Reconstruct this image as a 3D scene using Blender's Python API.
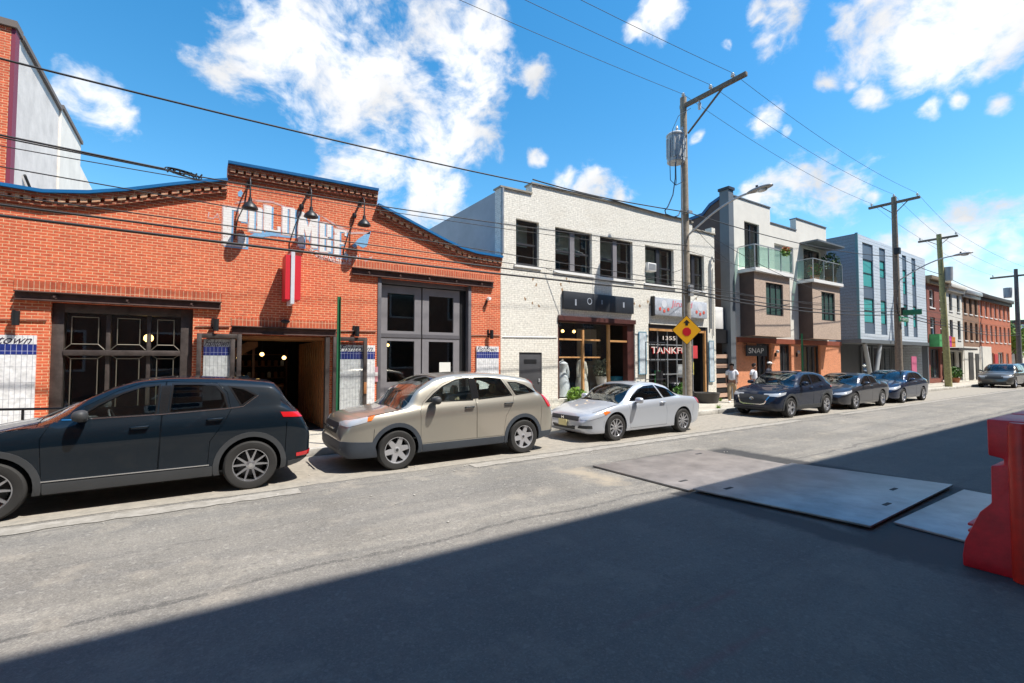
import bpy, bmesh, math, random
from mathutils import Vector, Matrix
random.seed(7)
for o in list(bpy.data.objects): bpy.data.objects.remove(o)
S = bpy.context.scene
C = S.collection
# ------------------------------------------------------------------ camera
FPX, CAMH = 475.0, 1.93
YAW = math.radians(33.5); PIT = math.atan(18.5/FPX)
cd = bpy.data.cameras.new('camera'); cam = bpy.data.objects.new('camera', cd); C.objects.link(cam)
cd.sensor_width = 36; cd.lens = FPX/1024*36; cd.clip_start = .05; cd.clip_end = 3000
cam.location = (0, 0, CAMH)
cam.rotation_euler = (math.radians(90)+PIT, 0, -YAW)
S.camera = cam
FW = Vector((math.sin(YAW)*math.cos(PIT), math.cos(YAW)*math.cos(PIT), math.sin(PIT)))
RT = Vector((math.cos(YAW), -math.sin(YAW), 0)); UPV = RT.cross(FW)
def ray(x, y): return FW + RT*((x-512)/FPX) + UPV*((341.5-y)/FPX)
# ------------------------------------------------------------------ light
SUN_EL, SUN_AZ = math.radians(61.5), math.radians(143)
w = bpy.data.worlds.new('World'); S.world = w; w.use_nodes = True
nt = w.node_tree; N = nt.nodes; Lk = nt.links
for n in list(N): N.remove(n)
def wn(t, **k):
    n = N.new(t)
    for a, b in k.items(): setattr(n, a, b)
    return n
out = wn('ShaderNodeOutputWorld'); bg = wn('ShaderNodeBackground'); bg.inputs[1].default_value = .077
sky = wn('ShaderNodeTexSky', sky_type='NISHITA'); sky.sun_disc = False; sky.sun_elevation = SUN_EL; sky.sun_rotation = SUN_AZ
sky.ozone_density = 2.2; sky.air_density = 1.15; sky.dust_density = .35
hs = wn('ShaderNodeHueSaturation'); hs.inputs['Hue'].default_value = .491; hs.inputs['Saturation'].default_value = 1.38; hs.inputs['Value'].default_value = 1.64
Lk.new(sky.outputs[0], hs.inputs['Color'])
tc = wn('ShaderNodeTexCoord')
def wmath(op, a, b=None, c=None, clamp=False):
    m = wn('ShaderNodeMath', operation=op, use_clamp=clamp)
    for i, v in enumerate((a, b, c)):
        if v is None: continue
        if isinstance(v, (int, float)): m.inputs[i].default_value = v
        else: Lk.new(v, m.inputs[i])
    return m.outputs[0]
# cumulus: soft discs on the sky sphere, their edges broken up by noise
CL = [(260,48,52),(305,40,60),(360,55,80),(420,60,78),(465,85,52),(330,95,50),(400,120,60),(445,130,42),(225,62,32),(190,52,18),(480,28,32),
      (370,170,42),(430,182,44),(335,178,18),(480,150,26),(90,95,36),(115,110,18),(58,88,20),(590,188,24),(625,192,17),(560,180,14),(541,80,19),(536,96,10),
      (655,16,27),(635,30,12),(785,22,30),(775,46,20),(765,8,16),(765,126,17),(784,133,8),(824,84,13),(843,80,9),(866,95,15),(815,88,8),
      (800,186,44),(845,192,32),(760,190,22),(872,200,10),(900,35,52),(955,30,60),(1005,25,55),(935,65,34),(975,62,24),(860,15,28),(925,108,14),(955,98,9),(990,102,14),(1020,86,15),
      (925,240,30),(965,228,40),(1005,215,34),(1030,205,30),(890,252,22),(960,262,34),(1000,258,24),(915,262,24),(1015,285,24),(985,297,16),
      (726,46,8),(-20,40,30),(980,245,18),(1010,240,16),(540,158,9),(700,130,7)]
warp = wn('ShaderNodeTexNoise'); warp.inputs['Scale'].default_value = 7; warp.inputs['Detail'].default_value = 3
Lk.new(tc.outputs['Generated'], warp.inputs['Vector'])
wv = wn('ShaderNodeVectorMath', operation='SUBTRACT'); Lk.new(warp.outputs['Color'], wv.inputs[0]); wv.inputs[1].default_value = (.5,.5,.5)
ws = wn('ShaderNodeVectorMath', operation='SCALE'); Lk.new(wv.outputs[0], ws.inputs[0]); ws.inputs['Scale'].default_value = .07
wa = wn('ShaderNodeVectorMath', operation='ADD'); Lk.new(tc.outputs['Generated'], wa.inputs[0]); Lk.new(ws.outputs[0], wa.inputs[1])
acc = None
for (px, py, r) in CL:
    d = ray(px, py); ang = (d.dot(FW)/d.length)
    rad = r/FPX*ang**1.6*1.12
    d = d.normalized()
    dn = wn('ShaderNodeVectorMath', operation='DISTANCE'); Lk.new(wa.outputs[0], dn.inputs[0]); dn.inputs[1].default_value = d
    v = wmath('MULTIPLY_ADD', dn.outputs['Value'], -1/rad, 1.0)
    acc = v if acc is None else wmath('SMOOTH_MAX', acc, v, .35)
nz = wn('ShaderNodeTexNoise'); nz.inputs['Scale'].default_value = 10; nz.inputs['Detail'].default_value = 12; nz.inputs['Roughness'].default_value = .60
Lk.new(wa.outputs[0], nz.inputs['Vector'])
nz3 = wn('ShaderNodeTexNoise'); nz3.inputs['Scale'].default_value = 30; nz3.inputs['Detail'].default_value = 8; nz3.inputs['Roughness'].default_value = .6
mpz = wn('ShaderNodeMapping'); mpz.inputs['Scale'].default_value = (1, 1, 1.7); mpz.inputs['Rotation'].default_value = (.2, .35, 0); Lk.new(wa.outputs[0], mpz.inputs['Vector']); Lk.new(mpz.outputs[0], nz3.inputs['Vector'])
den = wmath('ADD', wmath('MINIMUM', wmath('MULTIPLY', wmath('MAXIMUM', acc, -1.2), 1.15), .62), wmath('MULTIPLY_ADD', nz.outputs['Fac'], 2.7, -1.48))
den = wmath('ADD', den, wmath('MULTIPLY_ADD', nz3.outputs['Fac'], 1.25, -.60))
mr = wn('ShaderNodeMapRange', interpolation_type='SMOOTHSTEP'); Lk.new(den, mr.inputs['Value'])
mr.inputs['From Min'].default_value = -.16; mr.inputs['From Max'].default_value = .78
nz2 = wn('ShaderNodeTexNoise'); nz2.inputs['Scale'].default_value = 7; nz2.inputs['Detail'].default_value = 8; Lk.new(wa.outputs[0], nz2.inputs['Vector'])
cs = wn('ShaderNodeMapRange'); Lk.new(nz2.outputs['Fac'], cs.inputs['Value'])
cs.inputs['From Min'].default_value = .42; cs.inputs['From Max'].default_value = .66; cs.inputs['To Min'].default_value = 1.0; cs.inputs['To Max'].default_value = .72
cm = wn('ShaderNodeVectorMath', operation='SCALE'); cm.inputs[0].default_value = (8.3, 8.4, 8.6); Lk.new(cs.outputs[0], cm.inputs['Scale'])
mx = wn('ShaderNodeMix', data_type='RGBA'); Lk.new(mr.outputs[0], mx.inputs['Factor']); Lk.new(hs.outputs[0], mx.inputs[6]); Lk.new(cm.outputs[0], mx.inputs[7])
Lk.new(mx.outputs[2], bg.inputs[0]); Lk.new(bg.outputs[0], out.inputs[0])
sl = bpy.data.lights.new('sun', 'SUN'); sl.energy = 4.7; sl.angle = math.radians(.55); sl.color = (1, .95, .87)
sun = bpy.data.objects.new('sun', sl); C.objects.link(sun)
sd = Vector((math.sin(SUN_AZ)*math.cos(SUN_EL), math.cos(SUN_AZ)*math.cos(SUN_EL), math.sin(SUN_EL)))
sun.rotation_euler = sd.to_track_quat('Z', 'Y').to_euler(); sun.location = (0, 0, 60)
S.view_settings.view_transform = 'Standard'; S.view_settings.look = 'None'; S.view_settings.gamma = 1; S.view_settings.use_curve_mapping = False
S.view_settings.exposure = .8
S.render.resolution_x, S.render.resolution_y = 1024, 683
S.render.engine = 'CYCLES'
# ------------------------------------------------------------------ materials
M = {}
def newmat(name):
    m = bpy.data.materials.new(name); m.use_nodes = True
    return m, m.node_tree.nodes, m.node_tree.links, m.node_tree.nodes['Principled BSDF']
def rgba(c): return (c[0], c[1], c[2], 1)
def pm(name, col, rough=.6, metal=0, spec=.5, coat=0, var=.0, vscale=3, bump=0, bscale=40, emit=None, estr=0):
    """plain procedural material: colour broken by noise, optional bump"""
    if name in M: return M[name]
    m, n, l, b = newmat(name)
    b.inputs['Base Color'].default_value = rgba(col); b.inputs['Roughness'].default_value = rough; b.inputs['Metallic'].default_value = metal
    b.inputs['Specular IOR Level'].default_value = spec; b.inputs['Coat Weight'].default_value = coat; b.inputs['Coat Roughness'].default_value = .03
    g = n.new('ShaderNodeNewGeometry')
    if var:
        t = n.new('ShaderNodeTexNoise'); t.inputs['Scale'].default_value = vscale; t.inputs['Detail'].default_value = 6; t.inputs['Roughness'].default_value = .65
        l.new(g.outputs['Position'], t.inputs['Vector'])
        r = n.new('ShaderNodeValToRGB'); l.new(t.outputs['Fac'], r.inputs[0])
        r.color_ramp.elements[0].position = .3; r.color_ramp.elements[1].position = .7
        r.color_ramp.elements[0].color = rgba([max(0, c*(1-var)) for c in col]); r.color_ramp.elements[1].color = rgba([min(1, c*(1+var)) for c in col])
        l.new(r.outputs[0], b.inputs['Base Color'])
    if bump:
        t = n.new('ShaderNodeTexNoise'); t.inputs['Scale'].default_value = bscale; t.inputs['Detail'].default_value = 3; l.new(g.outputs['Position'], t.inputs['Vector'])
        bp = n.new('ShaderNodeBump'); bp.inputs['Strength'].default_value = bump; bp.inputs['Distance'].default_value = .01
        l.new(t.outputs['Fac'], bp.inputs['Height']); l.new(bp.outputs[0], b.inputs['Normal'])
    if emit: b.inputs['Emission Color'].default_value = rgba(emit); b.inputs['Emission Strength'].default_value = estr
    M[name] = m; return m
def brickmat(name, c1, c2, mort, bw=.172, rh=.058, ms=.011, offset=.5, stain=.25, rough=.85, bump=.5, vertical=False, scol=None, squash=1, mfac=1.0):
    if name in M: return M[name]
    m, n, l, b = newmat(name)
    g = n.new('ShaderNodeNewGeometry'); s = n.new('ShaderNodeSeparateXYZ'); l.new(g.outputs['Position'], s.inputs[0])
    a = n.new('ShaderNodeMath'); a.operation = 'ADD'; l.new(s.outputs[0], a.inputs[0]); l.new(s.outputs[1], a.inputs[1])
    cc = n.new('ShaderNodeCombineXYZ')
    l.new(a.outputs[0], cc.inputs[1 if vertical else 0]); l.new(s.outputs[2], cc.inputs[0 if vertical else 1])
    br = n.new('ShaderNodeTexBrick'); l.new(cc.outputs[0], br.inputs['Vector'])
    br.offset = offset; br.squash = squash
    br.inputs['Scale'].default_value = 1; br.inputs['Brick Width'].default_value = bw; br.inputs['Row Height'].default_value = rh
    br.inputs['Mortar Size'].default_value = ms/2; br.inputs['Mortar Smooth'].default_value = .15; br.inputs['Bias'].default_value = -.1
    br.inputs['Color1'].default_value = rgba(c1); br.inputs['Color2'].default_value = rgba(c2); br.inputs['Mortar'].default_value = rgba(mort)
    t = n.new('ShaderNodeTexNoise'); t.inputs['Scale'].default_value = .9; t.inputs['Detail'].default_value = 9; t.inputs['Roughness'].default_value = .7; l.new(g.outputs['Position'], t.inputs['Vector'])
    mp = n.new('ShaderNodeMapRange'); l.new(t.outputs['Fac'], mp.inputs['Value']); mp.inputs['From Min'].default_value = .48; mp.inputs['From Max'].default_value = .72
    mp.inputs['To Min'].default_value = 0; mp.inputs['To Max'].default_value = stain
    mx = n.new('ShaderNodeMix'); mx.data_type = 'RGBA'; l.new(mp.outputs[0], mx.inputs['Factor']); l.new(br.outputs['Color'], mx.inputs[6])
    mx.inputs[7].default_value = rgba(scol if scol else [c*.45 for c in c1])
    t2 = n.new('ShaderNodeTexNoise'); t2.inputs['Scale'].default_value = 14; t2.inputs['Detail'].default_value = 4; l.new(g.outputs['Position'], t2.inputs['Vector'])
    hv = n.new('ShaderNodeHueSaturation'); mp2 = n.new('ShaderNodeMapRange'); l.new(t2.outputs['Fac'], mp2.inputs['Value'])
    mp2.inputs['From Min'].default_value = .3; mp2.inputs['From Max'].default_value = .7; mp2.inputs['To Min'].default_value = .82; mp2.inputs['To Max'].default_value = 1.16
    l.new(mp2.outputs[0], hv.inputs['Value']); l.new(mx.outputs[2], hv.inputs['Color']); l.new(hv.outputs[0], b.inputs['Base Color'])
    b.inputs['Roughness'].default_value = rough
    bp = n.new('ShaderNodeBump'); bp.invert = True; bp.inputs['Strength'].default_value = bump; bp.inputs['Distance'].default_value = .008
    l.new(br.outputs['Fac'], bp.inputs['Height']); l.new(bp.outputs[0], b.inputs['Normal'])
    M[name] = m; return m
def glassmat(name, tint, trans=.75, rough=.02, refl=1.0):
    """window glass: tinted see-through with a mirror-like coat growing at grazing angles"""
    if name in M: return M[name]
    m, n, l, b = newmat(name); n.remove(b)
    o = n['Material Output']
    tr = n.new('ShaderNodeBsdfTransparent'); tr.inputs[0].default_value = rgba(tint)
    gl = n.new('ShaderNodeBsdfGlossy'); gl.inputs['Roughness'].default_value = rough; gl.inputs['Color'].default_value = (refl, refl, refl, 1)
    fr = n.new('ShaderNodeLayerWeight'); fr.inputs[0].default_value = .5
    f1 = n.new('ShaderNodeMath'); f1.operation = 'POWER'; l.new(fr.outputs['Facing'], f1.inputs[0]); f1.inputs[1].default_value = 4.0
    f2 = n.new('ShaderNodeMath'); f2.operation = 'MULTIPLY_ADD'; f2.use_clamp = True; l.new(f1.outputs[0], f2.inputs[0]); f2.inputs[1].default_value = .8; f2.inputs[2].default_value = .045
    mx = n.new('ShaderNodeMixShader'); l.new(f2.outputs[0], mx.inputs[0]); l.new(tr.outputs[0], mx.inputs[1]); l.new(gl.outputs[0], mx.inputs[2])
    l.new(mx.outputs[0], o.inputs[0]); M[name] = m; return m
def darkglass(name, col, rough=.05):
    return pm(name, col, rough, 0, 1.0)
# ------------------------------------------------------------------ mesh helpers
OFF = {}
def setp(o, label=None, cat=None, group=None, kind=None):
    if label: o['label'] = label
    if cat: o['category'] = cat
    if group: o['group'] = group
    if kind: o['kind'] = kind
    return o
def thing(name, label, cat, loc=(0,0,0), group=None):
    o = bpy.data.objects.new(name, None); C.objects.link(o); o.location = loc; o.empty_display_size = .2
    OFF[o.name] = Vector(loc); return setp(o, label, cat, group)
def link(name, me, mat, parent=None, smooth=None):
    if mat is not None and not me.materials: me.materials.append(mat)
    o = bpy.data.objects.new(name, me); me.name = name; C.objects.link(o)
    if parent is not None:
        off = OFF[parent.name]; me.transform(Matrix.Translation(-off)); o.parent = parent; OFF[o.name] = off
    else: OFF[o.name] = Vector((0,0,0))
    if smooth is not None:
        for p in me.polygons: p.use_smooth = True
        me.set_sharp_from_angle(angle=math.radians(smooth))
    return o
def rebase(o, loc):
    """move a single-mesh thing's origin to its base without moving it"""
    loc = Vector(loc); o.data.transform(Matrix.Translation(-loc)); o.location = loc; OFF[o.name] = loc; return o
class MB:
    def __init__(s): s.bm = bmesh.new()
    def box(s, x0, x1, y0, y1, z0, z1):
        v = [s.bm.verts.new((x, y, z)) for x in (x0, x1) for y in (y0, y1) for z in (z0, z1)]
        for f in ((0,1,3,2),(4,6,7,5),(0,4,5,1),(2,3,7,6),(0,2,6,4),(1,5,7,3)): s.bm.faces.new([v[i] for i in f])
        return s
    def prism(s, poly, axis, a, b):
        def P(p, t): return (t, p[0], p[1]) if axis == 'X' else ((p[0], t, p[1]) if axis == 'Y' else (p[0], p[1], t))
        A = [s.bm.verts.new(P(p, a)) for p in poly]; B = [s.bm.verts.new(P(p, b)) for p in poly]; n = len(poly)
        s.bm.faces.new(A); s.bm.faces.new(B[::-1])
        for i in range(n): s.bm.faces.new((A[i], B[i], B[(i+1) % n], A[(i+1) % n]))
        return s
    def tube(s, pts, r, seg=8, cap=True):
        pts = [Vector(p) for p in pts]; rs = r if isinstance(r, (list, tuple)) else [r]*len(pts); prev = None; up = None
        rings = []
        for i, p in enumerate(pts):
            d = (pts[min(i+1, len(pts)-1)]-pts[max(i-1, 0)]).normalized()
            if up is None:
                up = Vector((0,0,1)) if abs(d.z) < .9 else Vector((1,0,0))
            u = d.cross(up).normalized(); v = u.cross(d).normalized(); up = v
            rings.append([s.bm.verts.new(p + (u*math.cos(2*math.pi*k/seg)+v*math.sin(2*math.pi*k/seg))*rs[i]) for k in range(seg)])
        for a, b in zip(rings, rings[1:]):
            for k in range(seg): s.bm.faces.new((a[k], a[(k+1) % seg], b[(k+1) % seg], b[k]))
        if cap: s.bm.faces.new(rings[0][::-1]); s.bm.faces.new(rings[-1])
        return s
    def lathe(s, prof, c, axis='Z', seg=24, closed=False):
        """prof: (radius, along-axis) pairs"""
        c = Vector(c); rings = []
        for r, h in prof:
            R = []
            for k in range(seg):
                a = 2*math.pi*k/seg; q, w_ = r*math.cos(a), r*math.sin(a)
                R.append(s.bm.verts.new(c + (Vector((q, w_, h)) if axis == 'Z' else Vector((q, h, w_)) if axis == 'Y' else Vector((h, q, w_)))))
            rings.append(R)
        for a, b in zip(rings, rings[1:] + (rings[:1] if closed else [])):
            for k in range(seg): s.bm.faces.new((a[k], a[(k+1) % seg], b[(k+1) % seg], b[k]))
        if not closed:
            for R in (rings[0], rings[-1]):
                try: s.bm.faces.new(R)
                except ValueError: pass
        return s
    def ribbon(s, path, zt, zb, y0, y1):
        n = len(path); R = []
        for (x, z) in path: R.append([s.bm.verts.new(q) for q in ((x, y0, z+zt), (x, y1, z+zt), (x, y1, z+zb), (x, y0, z+zb))])
        for a, b in zip(R, R[1:]):
            for k in range(4): s.bm.faces.new((a[k], a[(k+1) % 4], b[(k+1) % 4], b[k]))
        s.bm.faces.new(R[0]); s.bm.faces.new(R[-1][::-1]); return s
    def ball(s, c, r, sub=2, sc=(1,1,1)):
        g = bmesh.ops.create_icosphere(s.bm, subdivisions=sub, radius=r)
        for v in g['verts']: v.co = Vector((v.co.x*sc[0], v.co.y*sc[1], v.co.z*sc[2])) + Vector(c)
        return s
    def mesh(s):
        bmesh.ops.recalc_face_normals(s.bm, faces=s.bm.faces)
        me = bpy.data.meshes.new('m'); s.bm.to_mesh(me); s.bm.free(); return me
    def build(s, name, mat, parent=None, smooth=None, bevel=0):
        if bevel:
            bmesh.ops.recalc_face_normals(s.bm, faces=s.bm.faces)
            ed = [e for e in s.bm.edges if len(e.link_faces) == 2 and e.calc_face_angle(0) > .6]
            bmesh.ops.bevel(s.bm, geom=ed, offset=bevel, segments=2, affect='EDGES', profile=.5, clamp_overlap=True)
            if smooth is None: smooth = 40
        return link(name, s.mesh(), mat, parent, smooth)
def boo(me, cut, op):
    a = bpy.data.objects.new('a', me); b = bpy.data.objects.new('b', cut); C.objects.link(a); C.objects.link(b)
    md = a.modifiers.new('b', 'BOOLEAN'); md.operation = op; md.object = b; md.solver = 'MANIFOLD'
    r = None
    dg = bpy.context.evaluated_depsgraph_get(); dg.update()
    r = bpy.data.meshes.new_from_object(a.evaluated_get(dg))
    if op == 'DIFFERENCE' and len(r.vertices) == len(me.vertices) or len(r.vertices) == 0:
        md.solver = 'EXACT'; dg.update(); r2 = bpy.data.meshes.new_from_object(a.evaluated_get(dg))
        if len(r2.vertices): r = r2
    bpy.data.objects.remove(a); bpy.data.objects.remove(b)
    r.materials.clear()
    return r
def wall(name, outline, holes, y0, y1, mat, parent, axis='Y'):
    me = MB().prism(outline, axis, y0, y1).mesh()
    if holes:
        mb = MB()
        for (a, b, c, d) in holes:
            if axis == 'Y': mb.box(a, b, y0-.3, y1+.3, c, d)
            else: mb.box(y0-.3, y1+.3, a, b, c, d)
        me = boo(me, mb.mesh(), 'DIFFERENCE')
    return link(name, me, mat, parent)
BOLD = 0.0
def textmesh(s):
    cu = bpy.data.curves.new('t', 'FONT'); cu.body = s; cu.offset = BOLD; cu.extrude = 0; cu.fill_mode = 'FRONT'
    o = bpy.data.objects.new('t', cu); C.objects.link(o); dg = bpy.context.evaluated_depsgraph_get(); dg.update()
    me = bpy.data.meshes.new_from_object(o.evaluated_get(dg)); bpy.data.objects.remove(o); return me
def lettering(items, name, mat, parent, y, thick=.004, warp=None):
    """items: (string, x0, x1, z0, z1, shear) painted or mounted on a wall plane facing the street"""
    bm = bmesh.new()
    for (s, x0, x1, z0, z1, sh) in items:
        me = textmesh(s); xs = [v.co.x for v in me.vertices]; ys = [v.co.y for v in me.vertices]
        ax, bx_, ay, by = min(xs), max(xs), min(ys), max(ys)
        t = bmesh.new(); t.from_mesh(me); bmesh.ops.remove_doubles(t, verts=t.verts, dist=1e-5)
        r = bmesh.ops.extrude_face_region(t, geom=t.faces[:])
        ext = {v for v in r['geom'] if isinstance(v, bmesh.types.BMVert)}
        for v in t.verts:
            u = (v.co.x-ax)/(bx_-ax); q = (v.co.y-ay)/max(by-ay, 1e-6)
            X = x0+(x1-x0)*u + sh*(q-.5)*(z1-z0); Z = z0+(z1-z0)*q
            if warp: X, Z = warp(X, Z)
            v.co = Vector((X, y-(thick if v in ext else 0), Z))
        m2 = bpy.data.meshes.new('x'); t.to_mesh(m2); t.free(); bm.from_mesh(m2)
    bmesh.ops.recalc_face_normals(bm, faces=bm.faces)
    me = bpy.data.meshes.new('m'); bm.to_mesh(me); bm.free()
    return link(name, me, mat, parent)
def copy_tree(o, loc=None, parent=None):
    c = o.copy(); C.objects.link(c)
    if parent is not None: c.parent = parent
    if loc is not None: c.location = loc; OFF[c.name] = Vector(loc)
    for ch in list(o.children): copy_tree(ch, None, c)
    return c
# ------------------------------------------------------------------ common materials
white_paint = pm('white_paint', (.78,.77,.74), .5, var=.05)
black_metal = pm('black_metal', (.018,.018,.02), .45, .2, var=.2)
steel_dark = pm('dark_steel', (.075,.06,.055), .5, .4, var=.35, vscale=6)
rust_beam = pm('rusty_beam', (.10,.055,.045), .65, .2, var=.4, vscale=5)
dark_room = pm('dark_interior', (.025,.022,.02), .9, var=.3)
galv = pm('galvanised', (.42,.43,.44), .45, .6, var=.15)
chrome = pm('chrome', (.75,.75,.76), .12, 1)
shopglass = glassmat('shop_glass', (.965,.975,.97))
upglass = darkglass('upper_glass', (.02,.026,.028))
blue_metal = pm('blue_coping', (.01,.14,.36), .4, .1, var=.1)
BR = brickmat('red_brick', (.66,.13,.05), (.53,.088,.036), (.76,.47,.27), ms=.0115, stain=.34, scol=(.30,.075,.035))
BRH = brickmat('red_brick_soldier', (.55,.12,.05), (.42,.08,.035), (.65,.42,.26), bw=.22, rh=.0762, offset=0, vertical=True, stain=.15)
WBR = brickmat('white_painted_brick', (.78,.75,.67), (.72,.69,.61), (.56,.53,.46), bw=.2, rh=.0635, ms=.010, stain=.2, scol=(.45,.39,.30), bump=.6, rough=.7)
# ------------------------------------------------------------------ ground
def sheet(name, x0, x1, y0, y1, z, mat, th=.0, nx=1, ny=1):
    bm = bmesh.new(); bmesh.ops.create_grid(bm, x_segments=nx, y_segments=ny, size=1)
    for v in bm.verts: v.co = Vector((x0+(v.co.x+1)/2*(x1-x0), y0+(v.co.y+1)/2*(y1-y0), z))
    me = bpy.data.meshes.new(name); bm.to_mesh(me); bm.free()
    return setp(link(name, me, mat), kind='structure')
def asphalt():
    m, n, l, b = newmat('asphalt')
    g = n.new('ShaderNodeNewGeometry'); s = n.new('ShaderNodeSeparateXYZ'); l.new(g.outputs['Position'], s.inputs[0])
    def noise(sc, det=5, rough=.6, stretch=None):
        t = n.new('ShaderNodeTexNoise'); t.inputs['Scale'].default_value = sc; t.inputs['Detail'].default_value = det; t.inputs['Roughness'].default_value = rough
        if stretch:
            mp = n.new('ShaderNodeMapping'); mp.inputs['Scale'].default_value = stretch; l.new(g.outputs['Position'], mp.inputs['Vector']); l.new(mp.outputs[0], t.inputs['Vector'])
        else: l.new(g.outputs['Position'], t.inputs['Vector'])
        return t.outputs['Fac']
    def mathn(op, a, b_=None, c=None, clamp=False):
        m_ = n.new('ShaderNodeMath'); m_.operation = op; m_.use_clamp = clamp
        for i, v in enumerate((a, b_, c)):
            if v is None: continue
            if isinstance(v, (int, float)): m_.inputs[i].default_value = v
            else: l.new(v, m_.inputs[i])
        return m_.outputs[0]
    def ramp(v, a, b_, ta=0, tb=1):
        r = n.new('ShaderNodeMapRange'); l.new(v, r.inputs['Value']); r.inputs['From Min'].default_value = a; r.inputs['From Max'].default_value = b_
        r.inputs['To Min'].default_value = ta; r.inputs['To Max'].default_value = tb; return r.outputs[0]
    def mix(f, a, b_):
        x = n.new('ShaderNodeMix'); x.data_type = 'RGBA'; l.new(f, x.inputs['Factor'])
        for i, v in ((6, a), (7, b_)):
            if isinstance(v, tuple): x.inputs[i].default_value = rgba(v)
            else: l.new(v, x.inputs[i])
        return x.outputs[2]
    mid = noise(55, 3, .7); arc = noise(1.7, 3, .5); big = noise(.55, 6, .65); streak = noise(1.0, 5, .6, (.18, 2.2, 1)); grain = noise(190, 2, .7); med = noise(9, 6, .7)
    col = mix(ramp(big, .35, .65), (.150,.138,.120), (.245,.225,.195))
    col = mix(ramp(streak, .42, .62, 0, .55), col, (.13,.125,.118))
    col = mix(ramp(med, .52, .75, 0, .35), col, (.31,.285,.24))
    # older dark seams along the lane, wandering slightly
    wob = mathn('MULTIPLY_ADD', noise(.8, 4), .5, -.25)
    yy = mathn('ADD', s.outputs[1], wob)
    for yc, wd, st, cc in ((4.75,.05,.7,(.055,.053,.052)),(6.15,.03,.35,(.07,.068,.066)),(5.05,.12,.3,(.33,.30,.25)),(7.45,.05,.45,(.075,.072,.07)),(2.4,.04,.35,(.07,.07,.07)),(4.45,.1,.25,(.33,.30,.26))):
        d = mathn('ABSOLUTE', mathn('SUBTRACT', yy, yc)); f = mathn('MULTIPLY', ramp(d, wd, wd*.4), mathn('MULTIPLY', ramp(med, .3, .55), st))
        col = mix(f, col, cc)
    # cracks
    v = n.new('ShaderNodeTexVoronoi'); v.feature = 'DISTANCE_TO_EDGE'; v.inputs['Scale'].default_value = .55
    wv_ = n.new('ShaderNodeVectorMath'); wv_.operation = 'ADD'; nn = n.new('ShaderNodeTexNoise'); nn.inputs['Scale'].default_value = 2.5; nn.inputs['Detail'].default_value = 5; l.new(g.outputs['Position'], nn.inputs['Vector'])
    l.new(g.outputs['Position'], wv_.inputs[0]); l.new(nn.outputs['Color'], wv_.inputs[1]); l.new(wv_.outputs[0], v.inputs['Vector'])
    f = mathn('MULTIPLY', ramp(v.outputs['Distance'], .009, .002), ramp(big, .50, .60, 0, .35))
    col = mix(f, col, (.045,.045,.045))
    def cells(sc, lo, hi, amt, c):
        vo = n.new('ShaderNodeTexVoronoi'); vo.inputs['Scale'].default_value = sc; l.new(g.outputs['Position'], vo.inputs['Vector'])
        sp_ = n.new('ShaderNodeSeparateColor'); l.new(vo.outputs['Color'], sp_.inputs[0]); return mix(ramp(sp_.outputs[0], lo, hi, 0, amt), col, c)
    # light aggregate flecks and dark grain
    col = mix(ramp(grain, .60, .72, 0, .55), col, (.42,.40,.37))
    col = mix(ramp(grain, .42, .30, 0, .45), col, (.06,.058,.055))
    col = mix(ramp(mid, .56, .70, 0, .42), col, (.40,.37,.33)); col = mix(ramp(mid, .44, .30, 0, .4), col, (.07,.065,.06)); col = mix(ramp(arc, .58, .66, 0, .35), col, (.33,.29,.235))
    col = cells(85, .72, .95, .24, (.48,.44,.38)); col = cells(70, .60, .95, .28, (.055,.052,.05)); col = cells(30, .95, .99, .22, (.48,.45,.40)); col = cells(24, .92, .98, .3, (.08,.075,.07)); col = mix(ramp(streak, .40, .30, 0, .35), col, (.30,.27,.225)); col = mix(ramp(big, .62, .75, 0, .4), col, (.10,.095,.09))
    # tar filled trench edges round the steel plates, and a broken-up tan patch
    def boxm(cx, cy, hx, hy, soft=.25, wob_=1.0):
        nn_ = mathn('MULTIPLY_ADD', noise(3.2, 6, .65), wob_, -.5*wob_)
        dx = mathn('SUBTRACT', mathn('ABSOLUTE', mathn('SUBTRACT', s.outputs[0], cx)), hx); dy = mathn('SUBTRACT', mathn('ABSOLUTE', mathn('SUBTRACT', s.outputs[1], cy)), hy)
        return ramp(mathn('ADD', mathn('MAXIMUM', dx, dy), nn_), 0, -soft)
    for bx_ in ((7.6,1.6,2.0,.95,.3,1.0,.97),(5.95,3.2,.26,1.4,.12,.35,.95),(9.4,4.2,.4,2.1,.2,.4,.9),(7.4,6.4,1.6,.16,.1,.2,.6)):
        col = mix(mathn('MULTIPLY', boxm(*bx_[:6]), bx_[6]), col, (.032,.032,.034))
    col = mix(mathn('MULTIPLY', boxm(5.55, 5.9, .35, .7, .3, .9), .7), col, (.36,.30,.22))
    for bx_ in ((3.0,1.9,.5,.05,.06,.12,.3),(3.5,2.35,.3,.04,.06,.12,.35),(2.9,2.5,.35,.05,.08,.16,.25)): col = mix(mathn('MULTIPLY', boxm(*bx_[:6]), bx_[6]), col, (.30,.02,.04))
    # near lane darkened up to the building's shadow edge: shade put into the colour
    near_shade = mathn('MULTIPLY', ramp(yy, 4.55, 4.35), .55)
    col = mix(near_shade, col, (.108,.100,.096))
    l.new(col, b.inputs['Base Color']); b.inputs['Roughness'].default_value = .88; b.inputs['Specular IOR Level'].default_value = .35
    bp = n.new('ShaderNodeBump'); bp.inputs['Strength'].default_value = .75; bp.inputs['Distance'].default_value = .006
    l.new(mathn('ADD', grain, mathn('MULTIPLY', med, .8)), bp.inputs['Height']); l.new(bp.outputs[0], b.inputs['Normal'])
    return m
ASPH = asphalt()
sheet('ground', -600, 1500, -700, 1200, -.03, pm('earth', (.12,.11,.09), .95, var=.3, vscale=.3))
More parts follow.
